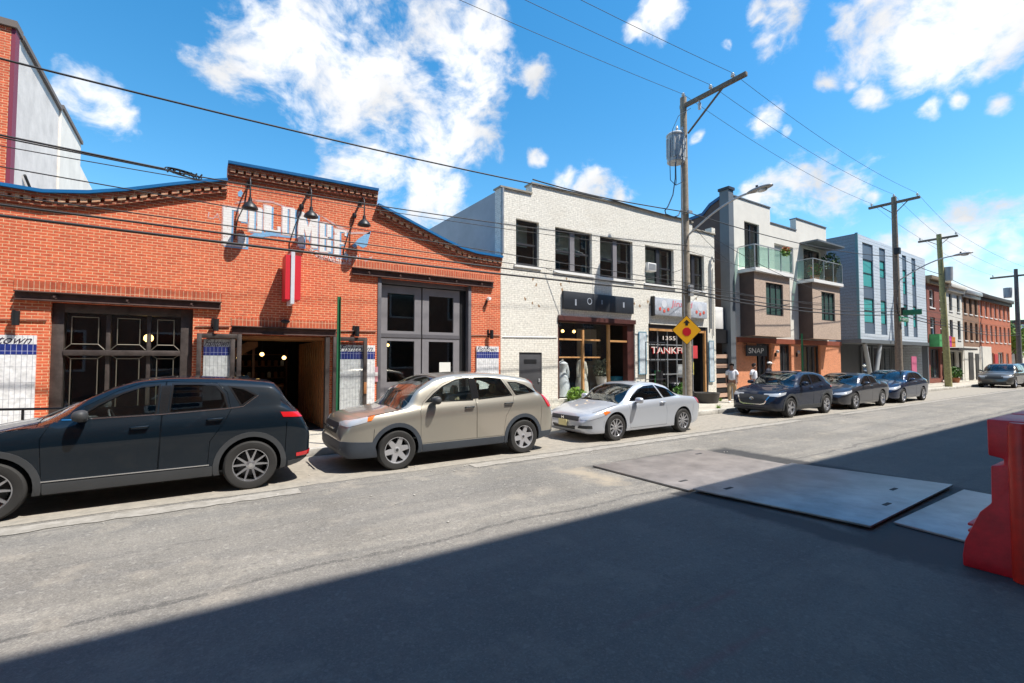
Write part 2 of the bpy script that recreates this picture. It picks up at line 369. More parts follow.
sheet('road', -60, 260, -1.6, 10.2, 0, ASPH)
conc = brickmat('concrete_pavement', (.50,.46,.40), (.45,.41,.36), (.22,.20,.17), bw=1.5, rh=1.25, ms=.02, offset=0, stain=.5, scol=(.30,.27,.23), bump=.3)
def concmat(name, base, joint):
    m, n, l, b = newmat(name)
    g = n.new('ShaderNodeNewGeometry'); br = n.new('ShaderNodeTexBrick'); l.new(g.outputs['Position'], br.inputs['Vector']); br.offset = 0
    br.inputs['Scale'].default_value = 1; br.inputs['Brick Width'].default_value = 1.5; br.inputs['Row Height'].default_value = 1.22; br.inputs['Mortar Size'].default_value = .008
    br.inputs['Color1'].default_value = rgba(base); br.inputs['Color2'].default_value = rgba([c*.86 for c in base]); br.inputs['Mortar'].default_value = rgba(joint)
    t = n.new('ShaderNodeTexNoise'); t.inputs['Scale'].default_value = 2.2; t.inputs['Detail'].default_value = 9; t.inputs['Roughness'].default_value = .7; l.new(g.outputs['Position'], t.inputs['Vector'])
    mp = n.new('ShaderNodeMapRange'); l.new(t.outputs['Fac'], mp.inputs['Value']); mp.inputs['From Min'].default_value = .35; mp.inputs['From Max'].default_value = .7; mp.inputs['To Min'].default_value = 1.12; mp.inputs['To Max'].default_value = .72
    hv = n.new('ShaderNodeHueSaturation'); l.new(mp.outputs[0], hv.inputs['Value']); l.new(br.outputs['Color'], hv.inputs['Color']); l.new(hv.outputs[0], b.inputs['Base Color'])
    b.inputs['Roughness'].default_value = .9; return m
PAVE = concmat('pavement_concrete', (.46,.42,.35), (.17,.155,.13))
KERB = pm('kerb_stone', (.40,.38,.34), .85, var=.3, vscale=4, bump=.3)
setp(MB().box(-60, 260, 10.36, 30, -.02, .15).build('pavement', PAVE), kind='structure')
kb = MB(); x = -60
while x < 260: kb.box(x, x+2.43, 10.2, 10.357, -.02, .154); x += 2.44
setp(kb.build('kerb', KERB, bevel=.012), kind='structure')
kb = MB(); kb.box(-60, 260, -1.755, -1.6, -.02, .15)
setp(kb.build('kerb', KERB, bevel=.012), kind='structure')
setp(MB().box(-60, 260, -12, -1.757, -.02, .146).build('pavement', PAVE), kind='structure')
# parking lane: pale gutter strip, worn white line
def wornpaint(name, col, under, thr=.5):
    m, n, l, b = newmat(name)
    g = n.new('ShaderNodeNewGeometry'); t = n.new('ShaderNodeTexNoise'); t.inputs['Scale'].default_value = 6; t.inputs['Detail'].default_value = 9; t.inputs['Roughness'].default_value = .75; l.new(g.outputs['Position'], t.inputs['Vector'])
    mp = n.new('ShaderNodeMapRange'); l.new(t.outputs['Fac'], mp.inputs['Value']); mp.inputs['From Min'].default_value = thr-.1; mp.inputs['From Max'].default_value = thr+.12
    x = n.new('ShaderNodeMix'); x.data_type = 'RGBA'; l.new(mp.outputs[0], x.inputs['Factor']); x.inputs[6].default_value = rgba(col); x.inputs[7].default_value = rgba(under)
    l.new(x.outputs[2], b.inputs['Base Color']); b.inputs['Roughness'].default_value = .85; return m
def ragged(name, x0, x1, y0, y1, z, mat, amp=.04, step=.15):
    n = int((x1-x0)/step); bm = bmesh.new(); A = []; B = []
    for i in range(n+1):
        x = x0+(x1-x0)*i/n; A.append(bm.verts.new((x, y0+random.uniform(-amp, amp), z))); B.append(bm.verts.new((x, y1+random.uniform(-amp, amp), z)))
    for i in range(n): bm.faces.new((A[i], A[i+1], B[i+1], B[i]))
    me = bpy.data.meshes.new(name); bm.to_mesh(me); bm.free(); return setp(link(name, me, mat), kind='structure')
GUT = wornpaint('gutter_dust', (.30,.27,.225), (.22,.20,.17))
ragged('parking_lane', -58, 80, 7.9, 10.19, .004, GUT, .03, .4)
WL = wornpaint('worn_white_line', (.33,.305,.27), (.23,.21,.18), .47)
ragged('lane_line', -14, 1.3, 7.50, 7.80, .008, WL, .03)
ragged('lane_line', 4.2, 16, 7.52, 7.78, .008, WL, .03)
ragged('lane_line', 19, 75, 7.56, 7.78, .008, WL, .02)
PATCH = pm('new_tar', (.035,.035,.037), .8, var=.4, vscale=8, bump=.6, bscale=120)
def blob(name, pts, z, mat, jit=.05, sub=4):
    P = []
    n = len(pts)
    for i in range(n):
        a, b = Vector(pts[i]), Vector(pts[(i+1) % n])
        for k in range(sub): q = a.lerp(b, k/sub); P.append((q.x+random.uniform(-jit, jit), q.y+random.uniform(-jit, jit)))
    bm = bmesh.new(); f = bm.faces.new([bm.verts.new((p[0], p[1], z)) for p in P]); bmesh.ops.triangulate(bm, faces=[f])
    me = bpy.data.meshes.new(name); bm.to_mesh(me); bm.free(); return setp(link(name, me, mat), kind='structure')
# steel plates
PL = pm('road_plate_steel', (.30,.29,.29), .42, .55, var=.28, vscale=2.2, bump=.15, bscale=20)
PLR = pm('road_plate_rusty', (.27,.235,.21), .5, .45, var=.3, vscale=2.2, bump=.2, bscale=20)
def plate(pts, z, lab, mat, holes=()):
    cx = sum(p[0] for p in pts)/4; cy = sum(p[1] for p in pts)/4
    t = thing('steel_road_plate', lab, 'steel plate', (cx, cy, .0), 'steel plates laid over the roadworks')
    MB().prism(pts, 'Z', z, z+.026).build('plate', mat, t, bevel=.004)
    for (hx, hy) in holes: MB().box(hx-.09, hx+.09, hy-.025, hy+.025, z+.024, z+.03).build('lifting_slot', PATCH, t)
plate([(6.02,4.42),(9.0,4.48),(8.9,6.28),(5.98,6.4)], .008, 'rusty steel road plate lying in the sun, farthest of the three plates', PLR, ((8.5,6.0),(6.4,4.8)))
plate([(6.38,2.3),(9.5,2.36),(9.06,4.46),(6.06,4.38)], .035, 'large bluish steel road plate half shaded by the shadow edge, raised over the next one', PL, ((8.45,2.75),(7.5,2.52),(6.5,4.1)))
plate([(6.75,1.25),(9.3,1.32),(9.42,2.22),(6.85,2.24)], .008, 'small low steel road plate half hidden behind the red barrier', PL)
# ------------------------------------------------------------------ building helpers
def window(parent, x0, x1, z0, z1, yf, rec, cols, rows, fmat, gmat, sill=None, fw=.06, thick=.08, hz=None, mw=None, name='window'):
    """frame mesh with its pane and sill; yf = wall face, rec = how far behind it the frame stands"""
    y0 = yf+rec; mb = MB(); mw = mw or fw*.8
    mb.box(x0, x0+fw, y0, y0+thick, z0, z1).box(x1-fw, x1, y0, y0+thick, z0, z1).box(x0+fw, x1-fw, y0, y0+thick, z1-fw, z1).box(x0+fw, x1-fw, y0, y0+thick, z0, z0+fw)
    for i in range(1, cols):
        xc = x0+(x1-x0)*i/cols; mb.box(xc-mw/2, xc+mw/2, y0+.004, y0+thick-.004, z0+fw, z1-fw)
    zs = hz if hz else [z0+(z1-z0)*j/rows for j in range(1, rows)]
    for zc in zs: mb.box(x0+fw, x1-fw, y0+.008, y0+thick-.008, zc-mw/2, zc+mw/2)
    w_ = mb.build(name, fmat, parent)
    MB().box(x0+fw*.5, x1-fw*.5, y0+thick*.5, y0+thick*.5+.006, z0+fw*.5, z1-fw*.5).build('pane', gmat, w_)
    if sill: MB().box(x0-.08, x1+.08, yf-.05, yf+rec, z0-.09, z0-.002).build('sill', sill, w_)
    return w_
YF = 12.64
DEPTH = 14.
def shell_box(parent, x0, x1, y0, y1, z0, z1, mat, roofmat, sidemat=None, th=.3):
    sm = sidemat or mat
    MB().box(x0, x0+th, y0, y1, z0, z1).build('side_wall', sm, parent); MB().box(x1-th, x1, y0, y1, z0, z1).build('side_wall', sm, parent)
    MB().box(x0+th, x1-th, y1-th, y1, z0, z1).build('rear_wall', sm, parent)
# ------------------------------------------------------------------ the brick cafe building
cafe = thing('brick_warehouse', 'red brick building with stepped blue-edged gable and painted white lettering', 'building', (2.2, YF, .15))
cop = [(-3.5,5.22),(-2.55,5.19),(-1.9,5.30),(-1.3,5.47),(-.6,5.72),(0,5.92),(.49,6.06),(.491,6.47),(3.97,6.52),(3.971,6.12),(4.5,5.95),(5.1,5.74),(5.9,5.46),(6.5,5.28),(7.0,5.2),(7.93,5.18)]
outl = [(-3.5,.15)] + [(x, z-.04) for x, z in cop] + [(7.93,.15)]
wall('front_wall', outl, [(-2.40,-.10,.15,3.06),(.20,2.78,.15,2.52),(4.08,6.84,.15,4.16)], YF, YF+.38, BR, cafe)
shell_box(cafe, -3.5, 7.92, YF+.381, 34, .15, 4.6, BR, None)
MB().prism([(-3.5,4.6),(-3.5,4.65),(2.2,5.6),(7.92,4.65),(7.92,4.6),(2.2,5.5)], 'Y', YF+.39, 34).build('roof', pm('roof_felt', (.16,.16,.165), .9, var=.2), cafe)
# cornice: corbelled courses with dentils under a blue metal coping, one run per step of the gable
runs = [cop[:7], cop[7:9], cop[9:]]
for k, rn in enumerate(runs):
    MB().ribbon(rn, .02, -.045, YF-.17, YF+.42).build('coping', blue_metal, cafe)
CD = brickmat('cornice_brick', (.36,.085,.04), (.27,.06,.03), (.45,.30,.19), stain=.4, scol=(.07,.04,.03))
mb = MB()
for rn in runs:
    mb.ribbon(rn, -.05, -.125, YF-.12, YF-.001); mb.ribbon(rn, -.215, -.285, YF-.075, YF-.001); mb.ribbon(rn, -.287, -.36, YF-.035, YF-.001)
mb.build('cornice', CD, cafe)
DM = brickmat('dentil_brick', (.5,.14,.07), (.60,.40,.24), (.5,.36,.24), bw=.155, offset=0)
for rn in runs:
    up, dn = [], []
    for (a, b) in zip(rn, rn[1:]):
        n = max(1, int((b[0]-a[0])/.155))
        for i in range(n):
            for t_, q in ((0,-.135),(.3,-.135),(.3001,-.213),(.95,-.213),(.9501,-.135)):
                t = (i+t_)/n; x = a[0]+(b[0]-a[0])*t; z = a[1]+(b[1]-a[1])*t; dn.append((x, z+q))
        
    x, z = rn[-1]; dn.append((x, z-.135)); up = [(x, z-.127) for x, z in rn]
    MB().prism(up+dn[::-1], 'Y', YF-.105, YF-.002).build('dentil_course', DM, cafe)
# painted lettering
def PXW(px, py):
    d = ray(px, py); t = YF/d.y; return d.x*t, CAMH+d.z*t
def wornletter(name, col, thr, b2):
    m, n, l, b = newmat(name)
    g = n.new('ShaderNodeNewGeometry'); t = n.new('ShaderNodeTexNoise'); t.inputs['Scale'].default_value = 9; t.inputs['Detail'].default_value = 8; t.inputs['Roughness'].default_value = .8; l.new(g.outputs['Position'], t.inputs['Vector'])
    mp = n.new('ShaderNodeMapRange'); l.new(t.outputs['Fac'], mp.inputs['Value']); mp.inputs['From Min'].default_value = thr-.04; mp.inputs['From Max'].default_value = thr+.08
    x = n.new('ShaderNodeMix'); x.data_type = 'RGBA'; l.new(mp.outputs[0], x.inputs['Factor']); x.inputs[6].default_value = rgba(col); x.inputs[7].default_value = rgba(b2)
    l.new(x.outputs[2], b.inputs['Base Color']); b.inputs['Roughness'].default_value = .8
    s_ = n.new('ShaderNodeSeparateXYZ'); l.new(g.outputs['Position'], s_.inputs[0]); cc = n.new('ShaderNodeCombineXYZ'); l.new(s_.outputs[0], cc.inputs[0]); l.new(s_.outputs[2], cc.inputs[1])
    br = n.new('ShaderNodeTexBrick'); l.new(cc.outputs[0], br.inputs['Vector']); br.inputs['Scale'].default_value = 1; br.inputs['Brick Width'].default_value = .172; br.inputs['Row Height'].default_value = .058; br.inputs['Mortar Size'].default_value = .0055
    br.inputs['Color1'].default_value = (1,1,1,1); br.inputs['Color2'].default_value = (.93,.93,.93,1); br.inputs['Mortar'].default_value = (.8,.78,.76,1)
    mu = n.new('ShaderNodeMix'); mu.data_type = 'RGBA'; mu.blend_type = 'MULTIPLY'; mu.inputs['Factor'].default_value = 1; l.new(x.outputs[2], mu.inputs[6]); l.new(br.outputs['Color'], mu.inputs[7]); l.new(mu.outputs[2], b.inputs['Base Color'])
    return m
WLET = wornletter('painted_white', (.80,.78,.76), .60, (.55,.2,.12)); BLET = wornletter('painted_blue', (.20,.42,.66), .62, (.5,.15,.08)); FLET = wornletter('faded_lilac', (.62,.42,.40), .52, (.54,.12,.05))
LT = [('C',133,262,90,326),('O',281,352,95,243),('L',366,457,86,242),('O',470,538,96,262),('M',560,668,122,332),('B',682,745,182,358),('E',765,832,222,386)]
itw, itb = [], []
for ch, a, b, c, d in LT:
    sc = .1758
    x0, z1 = PXW(200+a*sc, 190+c*sc); x1, z0 = PXW(200+b*sc, 190+d*sc)
    itw.append((ch, x0, x1, z0, z1, 0)); itb.append((ch, x0+.035, x1+.04, z0-.045, z1-.02, 0)); itb.append((ch, x0-.03, x1-.02, z0-.03, z1+.02, 0))
GL = {'C':[(0,.36,0,1),(.36,1,.93,1),(.36,1,0,.07),(.66,1,.66,.93),(.66,1,.07,.34)],'O':[(0,.40,0,1),(.62,1,0,1),(.40,.62,.95,1),(.40,.62,0,.05)],'L':[(0,.45,0,1),(.45,1,0,.07),(.82,1,.07,.24)],
      'B':[(0,.42,0,1),(.64,1,.04,.47),(.64,1,.53,.96),(.42,.80,.95,1),(.42,.80,0,.05),(.42,.70,.475,.525)],'E':[(0,.44,0,1),(.44,1,.93,1),(.44,1,0,.07),(.44,.78,.47,.54),(.84,1,.80,.93),(.84,1,.07,.20)]}
def blockletters(items, name, mat, y, th):
    mb = MB()
    for (ch, x0, x1, z0, z1, _) in items:
        if ch == 'M':
            X = lambda u: x0+(x1-x0)*u; Z = lambda v: z0+(z1-z0)*v
            mb.prism([(X(0),Z(0)),(X(.30),Z(0)),(X(.30),Z(.55)),(X(.5),Z(.18)),(X(.68),Z(.55)),(X(.68),Z(0)),(X(1),Z(0)),(X(1),Z(1)),(X(.72),Z(1)),(X(.5),Z(.58)),(X(.28),Z(1)),(X(0),Z(1))], 'Y', y-th, y)
        else:
            for (a_, b_, c_, d_) in GL[ch]: mb.box(x0+(x1-x0)*a_, x0+(x1-x0)*b_, y-th, y, z0+(z1-z0)*c_, z0+(z1-z0)*d_)
    return mb.build(name, mat, cafe)
blockletters([(c_, a_+.035, b_+.045, d_-.045, e_-.02, 0) for c_, a_, b_, d_, e_, _ in itw], 'letter_shadow', BLET, YF-.001, .002)
blockletters([(c_, a_-.028, b_-.02, d_-.02, e_+.025, 0) for c_, a_, b_, d_, e_, _ in itw], 'letter_shadow', FLET, YF-.004, .001)
blockletters(itw, 'lettering', WLET, YF-.006, .002)
BOLD = 0.0
x0, z1 = PXW(208, 212); x1, z0 = PXW(221, 220)
lettering([('LA', x0, x1, z0, z1, .1)], 'lettering', FLET, cafe, YF-.001, .003)
tx = [(310,253.5),(318,258),(327,262),(336,264.5),(345,264),(352,262),(360,258)]
a0, b0 = PXW(310, 256); a1, b1 = PXW(360, 259)
def tw(X, Z):
    u = (X-a0)/(a1-a0); return X, Z - math.sin(max(0, min(1, u))*math.pi)*.14
lettering([('TORREFACTION', a0, a1, 4.58, 4.73, 0)], 'lettering', WLET, cafe, YF-.001, .003, tw)
def wallpoly(name, pts, mat, y=YF-.001, th=.003):
    return MB().prism([PXW(*p) for p in pts], 'Y', y-th, y).build(name, mat, cafe)
wallpoly('painted_bird', [(352,246),(358,239),(364,235),(371,231),(369,238),(367,246),(363,248),(358,245),(355,248)], BLET)
wallpoly('painted_ribbon', [(248,236),(256,233),(272,232),(290,235),(290,238),(272,236),(256,238)], BLET)
wallpoly('painted_ribbon', [(235,202),(252,199),(272,201),(290,208),(290,209),(272,203),(252,201),(235,204)], FLET)
wallpoly('painted_ribbon', [(304,246),(320,256),(340,262),(362,262),(372,256),(372,258),(362,265),(340,264),(320,259)], FLET)
wallpoly('painted_ribbon', [(318,214),(340,226),(352,232),(370,232),(370,234),(350,234),(338,228)], FLET)
wallpoly('painted_flourish', [(238,192),(241,190),(243,193),(241,197),(238,196)], BLET)
# lintels
def lintel(x0, x1, z0, z1, n):
    t = MB(); t.box(x0, x1, YF-.09, YF-.002, z0, z0+.025).box(x0, x1, YF-.09, YF-.002, z1-.025, z1).box(x0, x1, YF-.03, YF-.003, z0+.025, z1-.025)
    l_ = t.build('lintel', rust_beam, cafe, bevel=.004)
    for i in range(n):
        x = x0+(x1-x0)*(i+.5)/n; MB().lathe([(.05,-.05),(.05,-.03)], (x, YF, (z0+z1)/2), 'Y', 8).lathe([(.022,-.075),(.022,-.05)], (x, YF, (z0+z1)/2), 'Y', 6).build('bolt', rust_beam, l_)
    MB().box(x0-.02, x1+.02, YF-.012, YF-.001, z1+.002, z1+.20).build('soldier_course', BRH, cafe)
lintel(-2.9, .42, 3.07, 3.25, 3); lintel(.65, 2.95, 2.53, 2.72, 0); lintel(3.33, 7.65, 4.17, 4.36, 5)
# left display window
t = MB(); t.box(-2.40, -2.22, YF+.10, YF+.34, .15, 3.05).box(-.32, -.10, YF+.10, YF+.34, .15, 3.05).box(-2.22, -.32, YF+.1, YF+.34, 2.88, 3.05).box(-2.22,-.32,YF+.08,YF+.34,2.02,2.13).box(-2.22,-.32,YF+.1,YF+.34,.15,.55)
for x in (-1.55, -.88): t.box(x-.035, x+.035, YF+.16, YF+.3, .55, 2.88)
wf = t.build('window', steel_dark, cafe, bevel=.006)
t = MB()
for (xa, xb) in ((-2.19,-1.62),(-1.48,-.95),(-.81,-.36)):
    for (za, zb, dn) in ((2.17,2.80,1),(.6,1.96,0)):
        c = .08; y = YF+.13
        q = [(xa+.02, za), (xb-.02, za)]
        t.tube([(xa+.08,y,zb),(xa+.08,y,za+.08) if dn else (xa+.08,y,za)], .009, 5); t.tube([(xb-.08,y,zb),(xb-.08,y,za+.08) if dn else (xb-.08,y,za)], .009, 5)
        t.tube([(xa+.08,y,zb),(xb-.08,y,zb)], .009, 5)
        if dn: t.tube([(xa+.08,y,za+.08),(xb-.08,y,za+.08)], .009, 5); t.tube([(xa+.08,y,za+.08),(xa-.02,y,za-.03)], .009, 5); t.tube([(xb-.08,y,za+.08),(xb+.02,y,za-.03)], .009, 5)
        else: t.tube([(xa+.08,y,zb),(xa-.02,y,zb+.08)], .009, 5); t.tube([(xb-.08,y,zb),(xb+.02,y,zb+.08)], .009, 5)
t.build('glazing_bars', pm('bronze_bar', (.19,.17,.135), .4, .5), wf, smooth=50)
MB().box(-2.22, -.32, YF+.22, YF+.228, .5, 2.9).build('pane', shopglass, wf)
def rm(x0, x1, z0, z1, y1=17.5):
    """room lining seen through an opening"""
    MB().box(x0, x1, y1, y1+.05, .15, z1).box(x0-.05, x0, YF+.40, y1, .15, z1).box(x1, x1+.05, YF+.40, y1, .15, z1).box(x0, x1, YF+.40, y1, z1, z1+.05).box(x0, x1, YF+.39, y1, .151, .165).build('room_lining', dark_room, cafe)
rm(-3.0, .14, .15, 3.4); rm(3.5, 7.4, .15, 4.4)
wood = pm('orange_wood', (.30,.12,.04), .55, var=.3, vscale=7); woodd = pm('brown_wood', (.17,.07,.03), .6, var=.3, vscale=7)
rm(.16, 2.95, .15, 2.9, 18.5)
t = MB(); y = YF+.36
while y < 16.5: t.box(2.70, 2.78, y, y+.12, .17, 2.43); y += .30
t.build('wood_screen', wood, cafe)
MB().box(.20, 2.78, YF+.05, YF+1.6, 2.44, 2.50).build('wood_ceiling', wood, cafe)
MB().box(2.68, 2.78, YF-.12, YF+.05, .15, 2.5).build('door_post', steel_dark, cafe)
t = thing('timber_stair', 'dark timber stair with orange stringer inside the open cafe doorway', 'stair', (.8, 15.5, .17))
MB().prism([(.45,1.75),(.45,2.0),(1.15,2.44),(1.4,2.44),(1.4,2.3)], 'Y', 15.0, 15.06).build('stringer', wood, t)
t2 = MB()
for i in range(5): t2.box(.3+.2*i, .55+.2*i, 15.07, 16.0, 1.6+.16*i, 1.64+.16*i)
t2.build('tread', woodd, t)
MB().box(.5,.56,15.05,15.11,.17,1.75).box(1.28,1.34,15.05,15.11,.17,2.3).build('post', woodd, t)
t = thing('service_counter', 'low dark counter with wooden top inside the cafe doorway', 'counter', (1.5, 16.6, .17))
MB().box(.6, 2.2, 16.3, 16.9, .17, 1.1).build('base', black_metal, t); MB().box(.55, 2.25, 16.25, 16.95, 1.103, 1.15).build('top', wood, t)
# warm bulbs seen through the left window and beside the grey door
def bulb(x, y, z, r, lab, g=None):
    t = thing('pendant_lamp', lab, 'lamp', (x, y, z), g)
    MB().ball((x, y, z), r, 2).build('bulb', pm('warm_bulb', (.9,.6,.2), .4, emit=(1,.62,.2), estr=3), t, smooth=60)
    MB().tube([(x, y, z+r*.9), (x, y, z+.9)], .008, 5).build('cord', black_metal, t)
bulb(-.98, 14.2, 2.45, .10, 'round glowing yellow pendant lamp behind the left cafe window')
for x, z, q in ((1.0,2.0,'left'),(1.6,2.1,'middle'),(2.2,2.0,'right')): bulb(x, 15.9, z, .06, q+' added warm lamp of three brightening the black doorway interior', 'added lamps over the counter')  # lamps added so the doorway interior is not all black
t = thing('back_shelf', 'tall shelf of jars and bags against the dark wall inside the doorway', 'shelf', (1.6, 18.2, .17))
sb_ = MB().box(.7,.75,18.0,18.35,.17,2.3).box(2.55,2.6,18.0,18.35,.17,2.3)
for z in (.9,1.3,1.7,2.1): sb_.box(.75,2.55,18.0,18.35,z,z+.03)
sb_.build('rack', woodd, t)
rj = random.Random(2)
for z in (.93,1.33,1.73):
    for i in range(9): MB().lathe([(0,0),(.06,0),(.06,.16),(.03,.2),(0,.2)], (.85+.2*i,18.12,z), 'Z', 8).build('jar', [white_paint, wood, M['script_black'] if 'script_black' in M else woodd][rj.randrange(3)], t)
# grey double doors
grey = pm('grey_door_paint', (.205,.195,.205), .5, var=.1)
greyd = pm('grey_door_dark', (.11,.105,.115), .5, var=.1)
MB().box(4.02, 4.12, YF-.02, YF+.3, .15, 4.16).box(6.78, 6.88, YF-.02, YF+.3, .15, 4.16).box(4.12, 6.78, YF+.1, YF+.3, 4.03, 4.16).build('door_frame', greyd, cafe, bevel=.005)
for k, (xa, xb) in enumerate(((4.14,5.33),(5.37,6.56))):
    wa_, wb_ = xa+.20, xb-.20
    d = wall('door', [(xa,.2),(xa,4.0),(xb,4.0),(xb,.2)], [(wa_,wb_,2.74,3.79),(wa_,wb_,1.32,2.46)], YF+.14, YF+.21, grey, cafe)
    t = MB(); 
    for z in (.35,.6,.85,1.1): t.box(wa_-.05, wb_+.05, YF+.13, YF+.139, z-.1, z+.09)
    t.build('door_panel', grey, d, bevel=.003)
    MB().box(wa_-.02, wb_+.02, YF+.172, YF+.178, 2.72, 3.8).box(wa_-.02, wb_+.02, YF+.172, YF+.178, 1.3, 2.48).build('pane', shopglass, d)
    MB().box(xa, xb, YF+.125, YF+.139, 2.56, 2.66).build('rail', greyd, d)
MB().box(6.58, 6.77, YF+.15, YF+.3, .2, 4.02).build('door_gap_post', black_metal, cafe)
t = MB().box(5.92, 6.28, YF+.165, YF+.170, 1.40, 1.86).build('posted_notice', pm('paper', (.7,.7,.66), .7)); rebase(t, (6.1,YF+.165,1.4)); setp(t, 'white paper notice taped inside the right grey door', 'notice')
t = thing('flag_sticker', 'small blue, white and red sticker on the right grey door pane', 'sticker', (5.72, YF+.16, 1.36))
MB().box(5.62,5.70,YF+.160,YF+.168,1.36,1.5).build('blue_stripe', pm('sticker_blue', (.05,.15,.5), .5), t); MB().box(5.70,5.78,YF+.160,YF+.168,1.36,1.5).build('white_stripe', white_paint, t); MB().box(5.78,5.86,YF+.160,YF+.168,1.36,1.5).build('red_stripe', pm('sticker_red', (.56,.03,.04), .5), t)
for i in range(3): bulb(4.62+.25*i, 15.0, 2.45-.02*i, .05, ('left','middle','right')[i]+' small glowing lamp of the row behind the left grey door glass', 'row of small lamps inside')
# open steel door leaves folded against the wall
def leaf(x0, x1, lab, mid):
    t = thing('steel_door_leaf', lab, 'door', (x0, YF-.1, .17), 'open glazed steel doors folded against the brick')
    m_ = MB(); m_.box(x0, x0+.09, YF-.13, YF-.05, .18, 2.52).box(x1-.09, x1, YF-.13, YF-.05, .18, 2.52).box(x0+.09, x1-.09, YF-.13, YF-.05, 2.42, 2.52).box(x0+.09, x1-.09, YF-.13, YF-.05, .18, .5)
    if mid: m_.box(x1-.22, x1-.13, YF-.12, YF-.06, .5, 2.42)
    m_.build('frame', steel_dark, t, bevel=.006)
    MB().box(x0+.08, x1-.08, YF-.092, YF-.087, .48, 2.43).build('pane', glassmat('clear_glass', (.96,.97,.97)), t)
    MB().box(x1-.085 if not mid else x0+.01, x1-.01 if not mid else x0+.08, YF-.16, YF-.131, 1.05, 1.35).build('handle', wood, t, bevel=.006)
leaf(-.02, .84, 'open glazed steel door leaf folded against the wall left of the cafe doorway', True)
leaf(2.86, 3.72, 'open glazed steel door leaf right of the cafe doorway, behind the green post', False)
# tiled panels with hand lettering
def tilemat(name, c, j, bw, rh):
    return brickmat(name, c, [q*.94 for q in c], j, bw=bw, rh=rh, ms=.008, offset=0, stain=.02, rough=.4, bump=.6)
TW = tilemat('white_tile', (.76,.76,.76), (.42,.42,.46), .075, .30); TB = tilemat('navy_tile', (.015,.03,.19), (.45,.45,.6), .075, .30)
SCR = pm('script_black', (.03,.02,.05), .6)
def panel(x0, x1, ztop, lab, full=True, word='Fishtown'):
    t = thing('tiled_menu_panel', lab, 'tiled panel', (x0, YF, .3), 'white tiled wall panels with a navy band')
    MB().box(x0, x1, YF-.045, YF-.004, .4, ztop-.37).build('white_tiles', TW, t); MB().box(x0, x1, YF-.047, YF-.004, ztop-.368, ztop-.172).build('navy_band', TB, t)
    MB().box(x0, x1, YF-.045, YF-.004, ztop-.17, ztop).build('header', TW, t)
    lettering([(word, x0+.04, x1-.06, ztop-.165, ztop-.01, .5)], 'script', SCR, t, YF-.046, .003)
panel(-3.45, -2.575, 2.40, 'white tiled panel with navy band at the far left beside the big dark window')
panel(.11, .655, 2.40, 'white tiled panel with navy band seen through the left open door leaf')
panel(3.03, 3.95, 2.32, 'white tiled panel with navy band behind the green post')
panel(7.05, 7.84, 2.35, 'white tiled panel with navy band right of the grey doors')
t = thing('flag_sticker', 'small red, white and blue sticker low on the tiled panel left of the doorway', 'sticker', (.14, YF-.05, 1.7))
MB().box(.13,.26,YF-.052,YF-.047,1.42,1.53).build('blue_stripe', M['sticker_blue'], t); MB().box(.26,.30,YF-.052,YF-.047,1.42,1.53).build('white_stripe', white_paint, t); MB().box(.30,.42,YF-.052,YF-.047,1.42,1.53).build('red_stripe', M['sticker_red'], t)
# wall lamps (small cylinders) above the panels
def spot(x, z, lab):
    t = thing('wall_spotlight', lab, 'wall lamp', (x, YF, z), 'small black spotlights above the tiled panels')
    MB().lathe([(.0,-.14),(.055,-.14),(.06,.13),(.0,.13)], (x+.03, YF-.13, z), 'Z', 14).build('lamp_body', black_metal, t, smooth=40)
    MB().box(x-.02, x+.02, YF-.10, YF-.001, z-.03, z+.03).box(x-.05, x+.0, YF-.025, YF-.001, z-.09, z+.15).build('bracket', black_metal, t)
spot(-2.88, 2.72, 'small black cylinder spotlight at the far left of the brick wall')
spot(.30, 2.72, 'small black cylinder spotlight over the left open door leaf')
spot(3.42, 2.68, 'small black cylinder spotlight between the doorway and the grey doors')
spot(7.5, 2.72, 'small black cylinder spotlight above the rightmost tiled panel')
t = thing('security_camera', 'small white security camera high on the brick right of the grey doors', 'camera', (7.45, YF, 3.75))
MB().lathe([(.0,-.1),(.05,-.1),(.055,.02),(.04,.05),(0,.05)], (7.45, YF-.06, 3.82), 'Y', 12).build('housing', white_paint, t, smooth=40)
MB().tube([(7.45,YF-.01,3.78),(7.38,YF-.03,3.66),(7.3,YF-.012,3.55)], .018, 6).build('cable_arm', black_metal, t)
